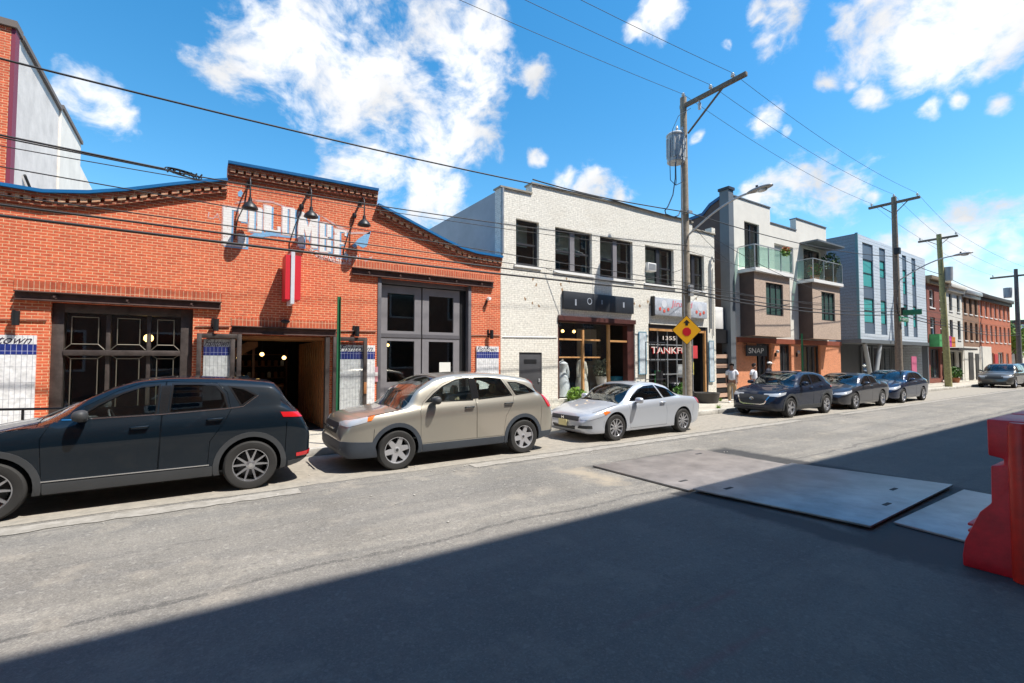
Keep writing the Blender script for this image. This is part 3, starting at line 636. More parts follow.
# gooseneck barn lamps
GP = .36
for i, (x, z, lab) in enumerate(((.93, 5.48, 'black gooseneck barn lamp above the first painted letters'), (2.24, 5.50, 'black gooseneck barn lamp above the middle of the painted lettering'), (3.53, 5.50, 'black gooseneck barn lamp above the end of the painted lettering'))):
    t = thing('barn_lamp', lab, 'wall lamp', (x, YF, z), 'black gooseneck lamps over the painted sign')
    MB().lathe([(.0,.17),(.035,.17),(.045,.08),(.08,.05),(.13,.0),(.165,-.06),(.17,-.085),(.155,-.08),(.10,-.0),(.0,.02)], (x, YF-GP, z), 'Z', 22).build('lamp_shade', black_metal, t, smooth=40)
    MB().tube([(x,YF-GP,z+.16),(x,YF-GP,z+.52),(x,YF-GP+.05,z+.62),(x,YF-GP+.14,z+.68),(x,YF-GP+.25,z+.66),(x,YF-.02,z+.6)], .018, 8).lathe([(.06,-.03),(.06,0)], (x, YF-.001, z+.6), 'Y', 12).build('gooseneck', black_metal, t, smooth=50)
    if i:
        MB().lathe([(0,-.07),(.05,-.06),(.06,0),(.05,.06),(0,.07)], (x-.17, YF-.06, z+.22), 'Z', 10).build('junction_box', black_metal, t, smooth=50)
        MB().tube([(x-.03,YF-.03,z+.6),(x-.17,YF-.05,z+.28),(x-.18,YF-.03,z+.1),(x-.30,YF-.02,z-.25),(x-.42,YF-.02,z-.7),(x-.42,YF-.01,z-.86)], .012, 6).build('cable', black_metal, t, smooth=60)
    else:
        MB().tube([(x-.02,YF-.03,z+.6),(x-.08,YF-.03,z+.1),(x-.22,YF-.02,z-.28),(x-.28,YF-.02,z-.75)], .012, 6).build('cable', black_metal, t, smooth=60)
# vertical blade sign
t = thing('blade_sign', 'tall red and white vertical sign sticking out from the brick above the doorway', 'sign', (1.82, YF, 3.35))
RS = pm('sign_red', (.62,.02,.035), .45)
MB().box(1.66,1.77,YF-.62,YF-.10,3.34,4.38).build('red_panel', RS, t); MB().box(1.86,1.99,YF-.62,YF-.10,3.34,4.38).build('red_panel', RS, t)
MB().box(1.775,1.855,YF-.64,YF-.08,3.24,4.46).build('white_panel', pm('sign_grey', (.62,.62,.66), .5, var=.1), t)
MB().box(1.80,1.86,YF-.12,YF-.001,4.2,4.26).box(1.80,1.86,YF-.12,YF-.001,3.5,3.56).build('bracket', black_metal, t)
t = thing('door_lamp', 'little dark lamp head on the brick just above the cafe doorway', 'wall lamp', (1.75, YF, 2.85))
MB().ball((1.75,YF-.10,2.86), .07, 2, (1.5,1,.7)).build('lamp_head', black_metal, t, smooth=60); MB().box(1.73,1.77,YF-.1,YF-.001,2.84,2.88).build('bracket', black_metal, t)
# conduit and handrail
for (xa,xb) in ((-3.5,-2.45),(-.05,.6),(2.97,3.98),(6.9,7.9)): MB().tube([(xa,YF-.02,2.68),(xb,YF-.02,2.70)], .013, 6).build('conduit', pm('conduit_brown', (.2,.08,.05), .6), cafe)
t = thing('sidewalk_handrail', 'thin dark handrail in front of the tiled panel at the far left', 'handrail', (-2.9, YF-.9, .15))
MB().tube([(-4.2,YF-.85,1.12),(-1.3,YF-.85,1.02)], .022, 8).build('rail', black_metal, t, smooth=60)
MB().tube([(-2.55,YF-.85,.15),(-2.55,YF-.85,1.06)], .02, 8).build('post', black_metal, t); MB().tube([(-1.35,YF-.85,.15),(-1.35,YF-.85,1.0)], .02, 8).build('post', black_metal, t)
# ------------------------------------------------------------------ tall building behind on the left
tall = thing('tall_rowhouse', 'tall brick building with pale stucco side wall rising behind the left roof', 'building', (-7, 15, .15))
stucco = pm('stucco_grey', (.66,.61,.56), .9, var=.16, vscale=1.6, bump=.3, bscale=15)
MB().box(-14, -3.60, 14.7, 14.985, .15, 9.3).build('front_wall', BR, tall); MB().box(-3.597, -3.53, 14.7, 14.98, .15, 9.3).build('corner_strip', pm('maroon', (.22,.03,.06), .6), tall)
MB().prism([(14.99,.15),(14.99,9.28),(18.8,9.28),(18.8,.15)], 'X', -3.8, -3.55).build('side_wall', stucco, tall)
MB().prism([(18.81,.15),(18.81,9.35),(21.6,9.35),(21.6,8.6),(24.8,8.4),(24.8,.15)], 'X', -3.75, -3.50).build('side_wall', pm('stucco_cream', (.76,.71,.63), .9, var=.1, vscale=1.6), tall)
MB().box(-14.05, -3.5, 14.64, 15.1, 9.31, 9.46).box(-3.9,-3.48,15.1,18.8,9.29,9.40).box(-3.9,-3.45,18.81,21.65,9.36,9.47).build('coping', pm('brown_coping', (.16,.13,.11), .7), tall)
MB().box(-14, -3.9, 15.2, 24.8, 8.6, 8.7).build('roof', M['roof_felt'], tall)
MB().tube([(-3.5,15.6,6.3),(-3.49,16.6,5.9),(-3.49,17.5,5.2),(-3.49,18.4,5.0)], .03, 6).build('cable', black_metal, tall)
# ------------------------------------------------------------------ white painted brick building
wb = thing('white_brick_building', 'two storey white painted brick building with five dark windows and two shopfronts', 'building', (13.6, YF, .15))
wo = [(7.94,.15),(7.94,7.42),(9.16,7.44),(9.161,7.78),(14,7.86),(17.7,7.84),(17.71,7.56),(19.27,7.56),(19.27,.15)]
W5 = [(8.52,9.45,5.03,6.53,1),(10.14,11.84,5.0,6.51,2),(12.24,13.97,4.98,6.5,2),(14.68,16.43,4.96,6.5,2),(17.2,18.5,4.93,6.5,2)]
H5 = [w_[:4] for w_ in W5]
wall('front_wall', wo, H5+[(10.24,14.05,.3,3.44),(14.82,18.68,.3,3.36),(8.64,9.56,.15,2.18)], YF, YF+.35, WBR, wb)
STC = pm('side_render', (.40,.42,.44), .9, var=.12, vscale=1.2, bump=.25, bscale=12)
MB().box(7.945, 8.2, YF+.351, 27, .15, 7.38).build('side_wall', STC, wb); MB().box(19.0, 19.27, YF+.351, 27, .15, 7.5).build('side_wall', WBR, wb)
MB().box(8.21, 18.99, 26.7, 27, .15, 7.4).build('rear_wall', STC, wb); MB().box(8.21, 18.99, YF+.36, 26.69, 7.0, 7.1).build('roof', M['roof_felt'], wb)
copb = pm('weathered_coping', (.30,.27,.22), .8, var=.3)
MB().ribbon([(7.90,7.42),(9.158,7.44)], .055, .003, YF-.05, YF+.4).build('coping', copb, wb); MB().ribbon([(9.13,7.78),(14,7.86),(17.73,7.84)], .055, .003, YF-.05, YF+.4).build('coping', copb, wb); MB().ribbon([(17.715,7.56),(19.3,7.56)], .055, .003, YF-.05, YF+.4).build('coping', copb, wb)
MB().box(19.05, 19.3, YF-.03, YF+.3, 7.62, 7.85).build('chimney_stub', WBR, wb)
bw_ = pm('black_window_frame', (.03,.03,.035), .45, var=.1); blind = pm('pale_blind', (.25,.33,.30), .8, var=.25, vscale=4)
for i, (a, b, c, d, k) in enumerate(W5):
    w_ = window(wb, a, b, c, d, YF, .12, 1, 1, bw_, shopglass, white_paint, fw=.085, hz=[c+.72])
    if k == 2: MB().box((a+b)/2-.10, (a+b)/2+.10, YF+.10, YF+.19, c+.05, d-.05).build('mullion', grey if i < 3 else bw_, w_)
    MB().box(a+.1, b-.1, YF+.55, YF+.57, c+(0 if i > 2 else .75), d).build('blind', blind, w_)
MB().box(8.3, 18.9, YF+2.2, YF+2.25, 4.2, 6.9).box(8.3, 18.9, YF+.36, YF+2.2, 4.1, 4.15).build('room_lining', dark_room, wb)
t = thing('window_air_conditioner', 'white air conditioner in the fourth upper window', 'air conditioner', (14.98, YF, 5.7))
MB().box(14.72,15.2,YF-.12,YF+.2,5.45,5.78).build('casing', white_paint, t, bevel=.02); MB().box(14.76,15.16,YF-.125,YF-.121,5.5,5.74).build('grille', galv, t)
rs_ = random.Random(11)
for k in range(22):
    x = rs_.choice((rs_.uniform(8.6,10.1), rs_.uniform(14.0,18.6), rs_.uniform(9.8,10.9))); z = rs_.uniform(3.7,4.75)
    MB().prism([(x+rs_.uniform(.02,.06)*math.cos(a), z+rs_.uniform(.02,.09)*math.sin(a)) for a in [2*math.pi*j/9 for j in range(9)]], 'Y', YF-.003, YF-.001).build('spalled_patch', pm('spalled_brick', (.33,.22,.13), .9, var=.3, vscale=12), wb)
# signs
t = thing('shop_sign', 'black sign board with sparse pale letters above the dress shop', 'sign', (12.17, YF, 3.68))
MB().box(10.43, 13.9, YF-.10, YF-.004, 3.69, 4.31).build('board', pm('sign_black', (.02,.024,.032), .5, var=.1), t, bevel=.01)
lettering([('1', 10.93,11.0,3.83,4.05,0),('O',11.5,11.73,3.9,4.14,0),('1',12.2,12.24,3.95,4.1,0),('1',13.3,13.38,3.9,4.1,0)], 'lettering', pm('pale_letters', (.30,.33,.38), .6), t, YF-.101, .008)
t = thing('shop_sign', 'pale grey sign board with faded red lettering above the right shopfront', 'sign', (16.7, YF, 3.72))
MB().box(14.98, 15.04, YF-.16, YF-.004, 3.68, 4.46).build('board_edge', black_metal, t); MB().box(15.05, 18.45, YF-.15, YF-.004, 3.72, 4.42).build('board', pm('sign_pale', (.42,.45,.50), .6, var=.22, vscale=5), t, bevel=.02)
lettering([('Jinxed', 16.05,17.4,4.04,4.36,.15)], 'lettering', pm('sign_pink', (.66,.16,.20), .6), t, YF-.151, .006)
lettering([('VINTAGE', 16.2,17.4,3.84,3.95,0)], 'lettering', pm('sign_whitegrey', (.62,.64,.68), .6), t, YF-.151, .006)
for x in (15.6, 17.95):
    MB().lathe([(.16,-.006),(.16,0)], (x,YF-.151,4.18), 'Y', 20).build('roundel', M['sign_whitegrey'], t)
    for dx in (-.25, 0, .25): MB().lathe([(.07,-.012),(.07,0)], (x+dx,YF-.152,3.9+abs(dx)*.3), 'Y', 12).build('painted_rose', pm('rose_red', (.60,.10,.07), .6), t)
# dress shop front
mar = pm('maroon_frame', (.075,.024,.02), .5, var=.2); tim = pm('shop_timber', (.50,.26,.10), .5, var=.2)
sh = MB(); sh.box(10.24,10.34,YF+.05,YF+.2,.3,3.44).box(13.95,14.05,YF+.05,YF+.3,.3,3.44).box(10.34,13.95,YF+.04,YF+.22,3.24,3.44)
MB().box(10.24,14.05,YF-.06,YF+.035,3.30,3.46).build('shop_lintel', mar, wb)
f = sh.build('shop_window', mar, wb)
MB().box(11.42,11.5,YF+.06,YF+.16,.62,3.0).box(12.68,12.78,YF+.06,YF+.16,.62,3.24).box(10.34,12.3,YF+.08,YF+.12,2.62,2.68).box(12.78,13.7,YF+.08,YF+.12,2.60,2.67).build('timber_mullion', tim, f)
MB().box(10.34,12.3,YF+.08,YF+.12,2.0,2.05).build('timber_rail', tim, f)
MB().box(10.34,12.68,YF+.1,YF+.108,.6,3.24).build('pane', shopglass, f); MB().box(10.24,12.7,YF+.02,YF+.3,.15,.6).build('stall_riser', WBR, f)
MB().box(13.7,13.95,YF+.06,YF+.3,.3,3.24).build('door_jamb', mar, f)
MB().box(10.2,14.1,16.2,16.25,.15,3.6).box(10.15,10.2,YF+.36,16.2,.15,3.6).box(14.1,14.15,YF+.36,16.2,.15,3.6).box(10.2,14.1,YF+.36,16.2,3.6,3.65).build('room_lining', dark_room, wb)
MB().box(12.85,13.9,14.6,14.65,.3,3.2).build('inner_wall', pm('beige_wall', (.38,.33,.26), .8), wb)
t = MB().box(13.15,13.6,14.54,14.59,1.9,2.6).build('framed_picture', pm('picture_blue', (.02,.05,.15), .4, var=.5, vscale=6)); rebase(t,(13.37,14.6,1.9)); setp(t,'small dark blue picture on the beige wall inside the dress shop doorway','picture')
# mannequins
def dressform(x, y, h, lab, col, wd=.25):
    t = thing('dress_mannequin', lab, 'mannequin', (x, y, .6))
    cm_ = pm(col[0], col[1], .85, var=.12, vscale=10)
    MB().lathe([(.03,0),(wd*1.25,.02),(wd*1.05,h*.35),(wd*.62,h*.62),(wd*.5,h*.68),(wd*.72,h*.80),(wd*.78,h*.88),(wd*.4,h*.93),(.045,h*.95)], (x, y, .62), 'Z', 20).build('dress', cm_, t, smooth=60)
    MB().tube([(x-wd*.7,y,.62+h*.88),(x-wd*1.0,y-.02,.62+h*.68),(x-wd*1.05,y-.04,.62+h*.5)], [.06,.05,.035], 8).build('sleeve', cm_, t, smooth=60)
    MB().tube([(x+wd*.7,y,.62+h*.88),(x+wd*1.0,y-.02,.62+h*.68),(x+wd*1.05,y-.04,.62+h*.5)], [.06,.05,.035], 8).build('sleeve', cm_, t, smooth=60)
    MB().tube([(x,y,.62+h*.94),(x,y,.62+h*1.0)], .045, 10).build('neck', pm('mannequin_skin', (.55,.52,.47), .6), t, smooth=60)
dressform(10.85, 13.15, 1.35, 'white dress on a mannequin at the left of the shop window', ('white_dress', (.74,.78,.82)))
dressform(11.72, 13.1, 1.40, 'cream dress on a mannequin behind the timber post', ('cream_dress', (.68,.66,.58)), .22)
dressform(10.47, 13.4, 1.0, 'dusty pink dress hanging at the window edge behind the white dress', ('pink_dress', (.45,.16,.14)), .16)
def chandelier(x,y,z,lab): bulb(x,y,z,.06,lab,'yellow lamps inside the dress shop')
for x, q in ((10.75,'left'),(11.25,'middle'),(11.8,'right')): chandelier(x, 13.6, 3.0, q+' small yellow lamp of three hanging inside the dress shop window')
# foliage helper: many leaf faces in a volume
def leafmat(name, c):
    if name in M: return M[name]
    m, n, l, b = newmat(name); g = n.new('ShaderNodeObjectInfo'); t = n.new('ShaderNodeTexNoise'); ge = n.new('ShaderNodeNewGeometry'); l.new(ge.outputs['Position'], t.inputs['Vector']); t.inputs['Scale'].default_value = 5; t.inputs['Detail'].default_value = 4
    r = n.new('ShaderNodeValToRGB'); l.new(t.outputs['Fac'], r.inputs[0]); r.color_ramp.elements[0].position = .35; r.color_ramp.elements[1].position = .65
    r.color_ramp.elements[0].color = rgba([q*.6 for q in c]); r.color_ramp.elements[1].color = rgba([q*1.4 for q in c]); l.new(r.outputs[0], b.inputs['Base Color'])
    b.inputs['Roughness'].default_value = .6; b.inputs['Subsurface Weight'].default_value = 0
    M[name] = m; return m
GRN = leafmat('leaf_green', (.07,.17,.025)); GRD = leafmat('leaf_dark', (.035,.085,.02)); GRY = leafmat('leaf_yellow', (.15,.26,.03))
def leaves(c, rad, n, size, mb=None, seed=0):
    rnd = random.Random(seed*31+n); mb = mb or MB()
    for i in range(n):
        while True:
            p = Vector([rnd.uniform(-1, 1) for _ in range(3)])
            if p.length < 1 and p.length > .25 + .2*rnd.random(): break
        q = Vector((c[0]+p.x*rad[0], c[1]+p.y*rad[1], c[2]+p.z*rad[2])); s_ = size*rnd.uniform(.6, 1.3)
        u = Vector([rnd.uniform(-1, 1) for _ in range(3)]).normalized(); v = u.cross(Vector((rnd.uniform(-1,1), rnd.uniform(-1,1), rnd.uniform(-1,1)))).normalized()
        mb.bm.faces.new([mb.bm.verts.new(q+u*s_*.9), mb.bm.verts.new(q+v*s_*.4), mb.bm.verts.new(q-u*s_*.8), mb.bm.verts.new(q-v*s_*.4)])
    return mb
def lb(mb, name, mat, parent):
    me = bpy.data.meshes.new(name); mb.bm.to_mesh(me); mb.bm.free(); return link(name, me, mat, parent)
def potplant(x, y, z, lab, mat, potm, r=.25, h=.3, n=160, ls=.07, group=None, flowers=None):
    t = thing('potted_plant', lab, 'plant', (x, y, z), group)
    MB().lathe([(0,0),(r*.55,0),(r*.75,h),(r*.68,h),(r*.6,h*.85),(0,h*.85)], (x, y, z), 'Z', 16).build('pot', potm, t, smooth=40)
    lb(leaves((x, y, z+h+r*.9), (r*1.2, r*1.1, r*1.2), n, ls, seed=int(x*10)), 'leaves', mat, t)
    if flowers: lb(leaves((x, y, z+h+r*1.3), (r*1.1, r, r*.9), n//4, ls*.9, seed=int(x*7)), 'flowers', flowers, t)
potp = pm('planter_dark', (.06,.055,.05), .7); terra = pm('terracotta', (.42,.16,.08), .8)
potplant(13.15, YF+.9, .95, 'bushy grey-green plant on a stand inside the open shop doorway', leafmat('sage', (.2,.24,.17)), white_paint, .33, .35, 260, .09)
MB().box(12.95,13.35,YF+.7,YF+1.1,.3,.94).build('plant_stand', woodd, wb)
potplant(10.75, YF-.35, .15, 'low bright green plant on the pavement below the dress shop window', GRY, potp, .3, .25, 260, .1)
potplant(11.15, YF-.30, .15, 'small green plant beside the brighter one below the dress shop window', GRN, potp, .22, .22, 160, .09)
t = thing('storage_crate', 'teal plastic crate inside the dress shop doorway', 'crate', (13.7,YF+.6,.3)); MB().box(13.5,13.88,YF+.45,YF+.8,.9,1.3).build('crate_body', pm('teal', (.02,.16,.24), .5), t, bevel=.01); MB().box(13.46,13.9,YF+.4,YF+.85,.3,.895).build('crate_stand', woodd, t)
# meter cupboard
t = MB(); cupb = thing('utility_cupboard_door', 'small dark grey metal door in the white brick wall', 'door', (9.1, YF, .6))
MB().box(8.645,9.555,YF+.03,YF+.08,.5,2.175).build('door_panel', pm('cupboard_grey', (.055,.055,.06), .5, var=.1), cupb, bevel=.005)
MB().box(8.85,9.35,YF+.02,YF+.029,1.82,1.95).build('vent', black_metal, cupb); MB().box(9.42,9.48,YF+.0,YF+.029,1.2,1.32).build('handle', galv, cupb)
MB().box(8.64,9.56,YF+.02,YF+.3,.15,.495).build('cupboard_base', WBR, wb)
# vertical banners
def banner(x0, x1, z0, z1, lab, y=YF-.02):
    t = thing('vertical_banner', lab, 'banner', (x0, y, z0)); MB().box(x0, x1, y-.03, y, z0, z1).build('panel', pm('banner_pale', (.50,.56,.60), .7, var=.25, vscale=5), t)
    MB().box(x0-.03, x0-.001, y-.035, y, z0-.03, z1+.03).box(x1+.001, x1+.03, y-.035, y, z0-.03, z1+.03).box(x0,x1,y-.035,y,z1+.001,z1+.03).box(x0,x1,y-.035,y,z0-.03,z0-.001).build('frame', pm('banner_blue', (.12,.30,.42), .6), t)
banner(14.25, 14.62, 1.4, 3.0, 'pale blue vertical banner between the two shopfronts'); banner(19.0-.28, 19.0, 1.0, 2.75, 'narrow blue-framed vertical banner at the right end of the white wall', YF-.03)
# right shop
f = MB().box(14.82,14.92,YF+.06,YF+.2,.3,3.36).box(18.55,18.68,YF+.02,YF+.3,.3,3.36).box(14.92,18.55,YF+.06,YF+.2,3.2,3.36).build('shop_window', bw_, wb)
MB().box(18.46,18.548,YF+.0,YF+.1,.3,3.2).box(14.92,18.46,YF+.02,YF+.07,3.1,3.19).build('timber_trim', tim, f)
gb = MB()
for x in (15.5,16.1,16.7,17.3,17.75): gb.box(x-.02,x+.02,YF+.1,YF+.14,.6,3.1)
for z in (1.35,1.95,2.55): gb.box(14.92,17.75,YF+.102,YF+.138,z-.02,z+.02)
gb.build('glazing_bars', galv, f); MB().box(14.9,17.75,YF+.118,YF+.124,.6,3.12).build('pane', shopglass, f); MB().box(14.82,17.8,YF+.03,YF+.3,.15,.6).build('stall_riser', bw_, f)
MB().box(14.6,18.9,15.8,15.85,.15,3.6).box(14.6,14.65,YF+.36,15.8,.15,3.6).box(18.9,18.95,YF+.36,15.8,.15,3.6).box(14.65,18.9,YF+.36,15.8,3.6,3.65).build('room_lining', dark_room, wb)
lettering([('TANKFUL', 15.1,17.65,2.2,2.46,0)], 'window_lettering', pm('cream_letter', (.75,.66,.60), .5), f, YF+.097, .006)
lettering([('TANKFUL', 15.06,17.61,2.18,2.44,0)], 'window_lettering', pm('letter_red', (.6,.03,.03), .5), f, YF+.099, .002)
lettering([('1355', 15.8,16.6,2.75,2.91,0)], 'window_lettering', M['cream_letter'], f, YF+.097, .006)
for (x, z, c, nme, lb_) in ((15.55,.95,(.03,.33,.08),'green_cloth','bright green garment'),(17.0,1.2,(.6,.6,.62),'white_poster','white poster'),(17.72,1.3,(.62,.55,.08),'yellow_poster','yellow notice'),(18.0,2.0,(.55,.04,.05),'red_poster','small red notice')):
    t = MB().box(x-.17,x+.17,YF+.16,YF+.19,z,z+.55).build(nme, pm(nme, c, .8, var=.15)); rebase(t,(x,YF+.17,z)); setp(t, lb_+' hanging inside the right shop window', 'display item')
potplant(16.4, YF-.3, .15, 'leafy green plant outside the right shop window', GRN, potp, .28, .25, 240, .1)
t = thing('shop_gate', 'black open metal gate between the two shopfronts', 'gate', (14.4,YF-.5,.15))
g = MB()
for k in range(5): g.tube([(13.95+.28*k,YF-.6,.3),(13.95+.28*k,YF-.6,2.6)], .014, 6)
for z in (.3,1.2,1.9,2.6): g.tube([(13.95,YF-.6,z),(15.07,YF-.6,z)], .014, 6)
g.build('grille', black_metal, t); MB().box(14.62,14.98,YF-.56,YF-.50,.9,1.5).build('lock_plate', black_metal, t)
t = thing('stone_planter', 'dark round planter on the pavement at the corner of the white building', 'planter', (17.75, YF-.5, .15))
MB().lathe([(0,0),(.42,0),(.5,.35),(.52,.42),(.42,.42),(.4,.36),(0,.36)], (17.75,YF-.55,.15), 'Z', 20).build('bowl', potp, t, smooth=35)
MB().lathe([(0,0),(.40,0),(.38,.02),(0,.03)], (17.75,YF-.55,.5), 'Z', 16).build('soil', M['earth'], t)
# pipes and conduits on the right end
MB().tube([(18.86,YF-.05,3.3),(18.86,YF-.05,6.2),(18.95,YF-.09,6.5),(19.1,YF-.09,6.3)], .035, 8).build('conduit', galv, wb, smooth=50); MB().tube([(19.05,YF-.04,3.0),(19.05,YF-.04,6.0)], .02, 6).build('conduit', galv, wb, smooth=50)
MB().tube([(8.0,YF-.015,2.66),(10.2,YF-.015,2.7)], .012, 5).build('conduit', galv, wb); MB().tube([(14.06,YF-.015,2.95),(14.8,YF-.015,2.9)], .012, 5).build('conduit', galv, wb)
MB().tube([(7.99,YF-.04,5.3),(7.99,YF-.04,7.4)], .045, 8).build('downpipe', galv, wb, smooth=50)
# ------------------------------------------------------------------ modern tan and brown townhouse
mt = thing('balcony_townhouse', 'tan modern building with brown brick bays, glass balconies and orange ground floor', 'building', (25.3, YF, .15))
tan = pm('cream_panel', (.70,.67,.60), .75, var=.06, vscale=2); brown = brickmat('bay_brown', (.50,.38,.29), (.44,.33,.26), (.42,.33,.27), stain=.08, bump=.3)
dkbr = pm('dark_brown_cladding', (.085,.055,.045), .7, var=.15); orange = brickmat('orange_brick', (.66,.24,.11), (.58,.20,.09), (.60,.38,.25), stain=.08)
gpil = pm('grey_pilaster', (.13,.145,.16), .5, var=.05)
prof = [(20.75,3.0),(20.75,9.62),(24.06,9.62),(24.061,8.86),(26.66,8.86),(26.661,9.52),(30.1,9.52),(30.1,3.0)]
wall('upper_wall', prof, [(21.7,23.0,6.2,8.6),(24.4,26.3,6.2,7.9),(27.4,29.4,6.2,8.05),(23.05,24.7,4.05,5.85),(27.9,29.4,4.05,5.85)], YF, YF+.3, tan, mt)
MB().ribbon(prof[1:3], .06, .003, YF-.04, YF+.34).ribbon(prof[3:5], .06, .003, YF-.04, YF+.34).ribbon(prof[5:7], .06, .003, YF-.04, YF+.34).build('parapet_cap', gpil, mt)
MB().box(20.35,20.74,YF-.06,YF+.4,.15,9.85).build('corner_pilaster', gpil, mt); MB().box(20.3,20.79,YF-.11,YF+.45,9.853,9.98).build('pilaster_cap', bw_, mt)
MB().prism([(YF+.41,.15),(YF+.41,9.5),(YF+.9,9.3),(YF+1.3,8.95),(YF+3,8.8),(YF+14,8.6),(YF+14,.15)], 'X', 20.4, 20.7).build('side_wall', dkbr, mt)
MB().prism([(YF+.41,9.51),(YF+.9,9.31),(YF+1.3,8.96),(YF+3,8.81),(YF+3,8.95),(YF+1.35,9.1),(YF+.95,9.45),(YF+.41,9.65)], 'X', 20.35, 20.75).build('side_cap', pm('blue_cap', (.02,.09,.22), .5), mt)
MB().box(29.8,30.1,YF+.301,YF+14,.15,9.2).build('side_wall', tan, mt); MB().box(20.71,29.79,YF+13.7,YF+14,.15,8.6).build('rear_wall', tan, mt); MB().box(20.71,29.79,YF+.31,YF+13.69,8.3,8.4).build('roof', M['roof_felt'], mt)
MB().box(20.72,29.79,YF+2,YF+2.05,3,8.5).box(20.72,29.79,YF+.31,YF+1.99,6.1,6.15).build('room_lining', dark_room, mt)
gfg = pm('bluegreen_glass', (.05,.10,.09), .06, spec=1.0)
for (xa, xb) in ((21.22,24.42),(26.72,29.92)):
    bay = wall('bay_front', [(xa+.02,3.05),(xa+.02,6.0),(xb-.02,6.0),(xb-.02,3.05)], [(xa+1.0,xa+2.55,4.05,5.6)], YF-.70, YF-.5, brown, mt)
    MB().box(xa,xa+.015,YF-.70,YF-.001,3.05,6.0).box(xb-.018,xb,YF-.70,YF-.001,3.05,6.0).box(xa+.016,xb-.019,YF-.49,YF-.001,3.05,3.1).box(xa+.016,xb-.019,YF-.49,YF-.001,5.9,5.99).build('bay_side', dkbr, mt)
    window(mt, xa+1.0, xa+2.55, 4.05, 5.6, YF-.7, .06, 3, 2, bw_, gfg, fw=.05, hz=[4.5])
    b = MB().box(xa-.12,xb+.1,YF-.85,YF-.002,6.003,6.17).build('balcony', white_paint, mt)
    ps = MB(); 
    for x in (xa-.08, xa+1.1, xa+2.2, xb+.06): ps.box(x-.02,x+.02,YF-.82,YF-.78,6.171,7.22)
    ps.box(xa-.08,xb+.06,YF-.82,YF-.78,7.221,7.26).box(xa-.1,xa-.06,YF-.78,YF-.02,7.221,7.26).build('railing', galv, b)
    MB().box(xa-.06,xb+.04,YF-.806,YF-.796,6.25,7.19).box(xa-.085,xa-.075,YF-.77,YF-.03,6.25,7.19).build('glass_panel', glassmat('balcony_glass', (.72,.88,.84)), b)
window(mt, 21.7, 23.0, 6.2, 8.6, YF, .1, 2, 1, bw_, upglass, fw=.08, name='balcony_door'); window(mt, 24.4, 26.3, 6.2, 7.9, YF, .1, 1, 1, white_paint, pm('pale_shutter', (.55,.56,.52), .7), fw=.06)
window(mt, 27.4, 29.4, 6.2, 8.05, YF, .1, 2, 1, bw_, upglass, fw=.08, name='balcony_door')
MB().box(27.0,30.2,YF-.9,YF-.001,8.2,8.28).build('canopy', gpil, mt)
RF = leafmat('red_flower', (.6,.10,.02))
t = thing('balcony_flower_basket', 'hanging basket of green leaves and orange flowers on the left balcony rail', 'plant', (24.0-.3,YF-.9,6.9))
lb(leaves((23.6,YF-.95,7.15),(.36,.15,.22),260,.07,seed=3), 'leaves', GRY, t); lb(leaves((23.6,YF-.98,7.27),(.30,.12,.12),70,.06,seed=4), 'flowers', RF, t)
potplant(27.6, YF-.45, 6.17, 'potted plant with orange flowers on the right balcony', GRN, terra, .32, .3, 240, .09, None, RF)
potplant(29.55, YF-.4, 6.6, 'tall dark leafy plant at the right end of the right balcony', GRD, potp, .45, .4, 320, .1); 
MB().box(29.3,29.8,YF-.6,YF-.2,6.171,6.6).build('plant_stand', woodd, mt)
gh = [(22.6,23.95,.3,2.75),(24.75,25.9,.17,2.75),(26.9,29.1,.5,2.75)]
wall('ground_wall', [(21.05,.15),(21.05,3.0),(31.6,3.0),(31.6,.15)], gh, YF+.02, YF+.3, orange, mt)
MB().box(21.0,31.65,YF-.03,YF+.018,2.76,3.0).build('fascia', pm('rust_fascia', (.24,.06,.03), .6, var=.15), mt)
MB().box(30.11,31.6,YF+.31,YF+5,.15,3.0).build('side_block', orange, mt)
wallwood = pm('tan_boards', (.34,.28,.13), .7, var=.15)
for i, (a, b, c, d) in enumerate(gh):
    if i != 1: MB().box(a,b,YF+.6,YF+.64,c,d).build('blind', wallwood, window(mt, a, b, c, d, YF+.02, .12, 3 if i == 0 else 4, 1, bw_, shopglass, fw=.1, mw=.16))
    else: window(mt, a, b, c, d, YF+.02, .12, 2, 1, bw_, upglass, fw=.1, name='door')
MB().box(20.76,21.049,YF+.02,YF+.3,.15,3.0).build('end_pier', orange, mt)
for x, lb_ in ((24.3,'left of the townhouse door'),(26.4,'right of the townhouse door')):
    t = thing('entrance_lamp', 'small round lamp '+lb_, 'wall lamp', (x,YF,2.2), 'entrance lamps on the orange brick'); MB().ball((x,YF-.1,2.35),.09,2).build('globe', galv, t, smooth=60); MB().box(x-.05,x+.05,YF-.04,YF+.019,2.1,2.3).build('bracket', black_metal, t)
t = thing('hanging_shop_sign', 'small black hanging sign with white letters on the orange ground floor', 'sign', (21.9,YF-.05,2.3))
MB().box(21.45,23.2,YF-.16,YF-.10,2.12,2.62).build('board', M['sign_black'], t); lettering([('SNAP',21.6,22.9,2.25,2.5,.1)],'lettering',white_paint,t,YF-.161,.006)
MB().tube([(21.5,YF-.13,2.62),(21.5,YF-.13,2.72),(21.5,YF-.0,2.72)],.015,6).tube([(23.1,YF-.13,2.62),(23.1,YF-.13,2.72),(23.1,YF-.0,2.72)],.015,6).build('bracket',black_metal,t)
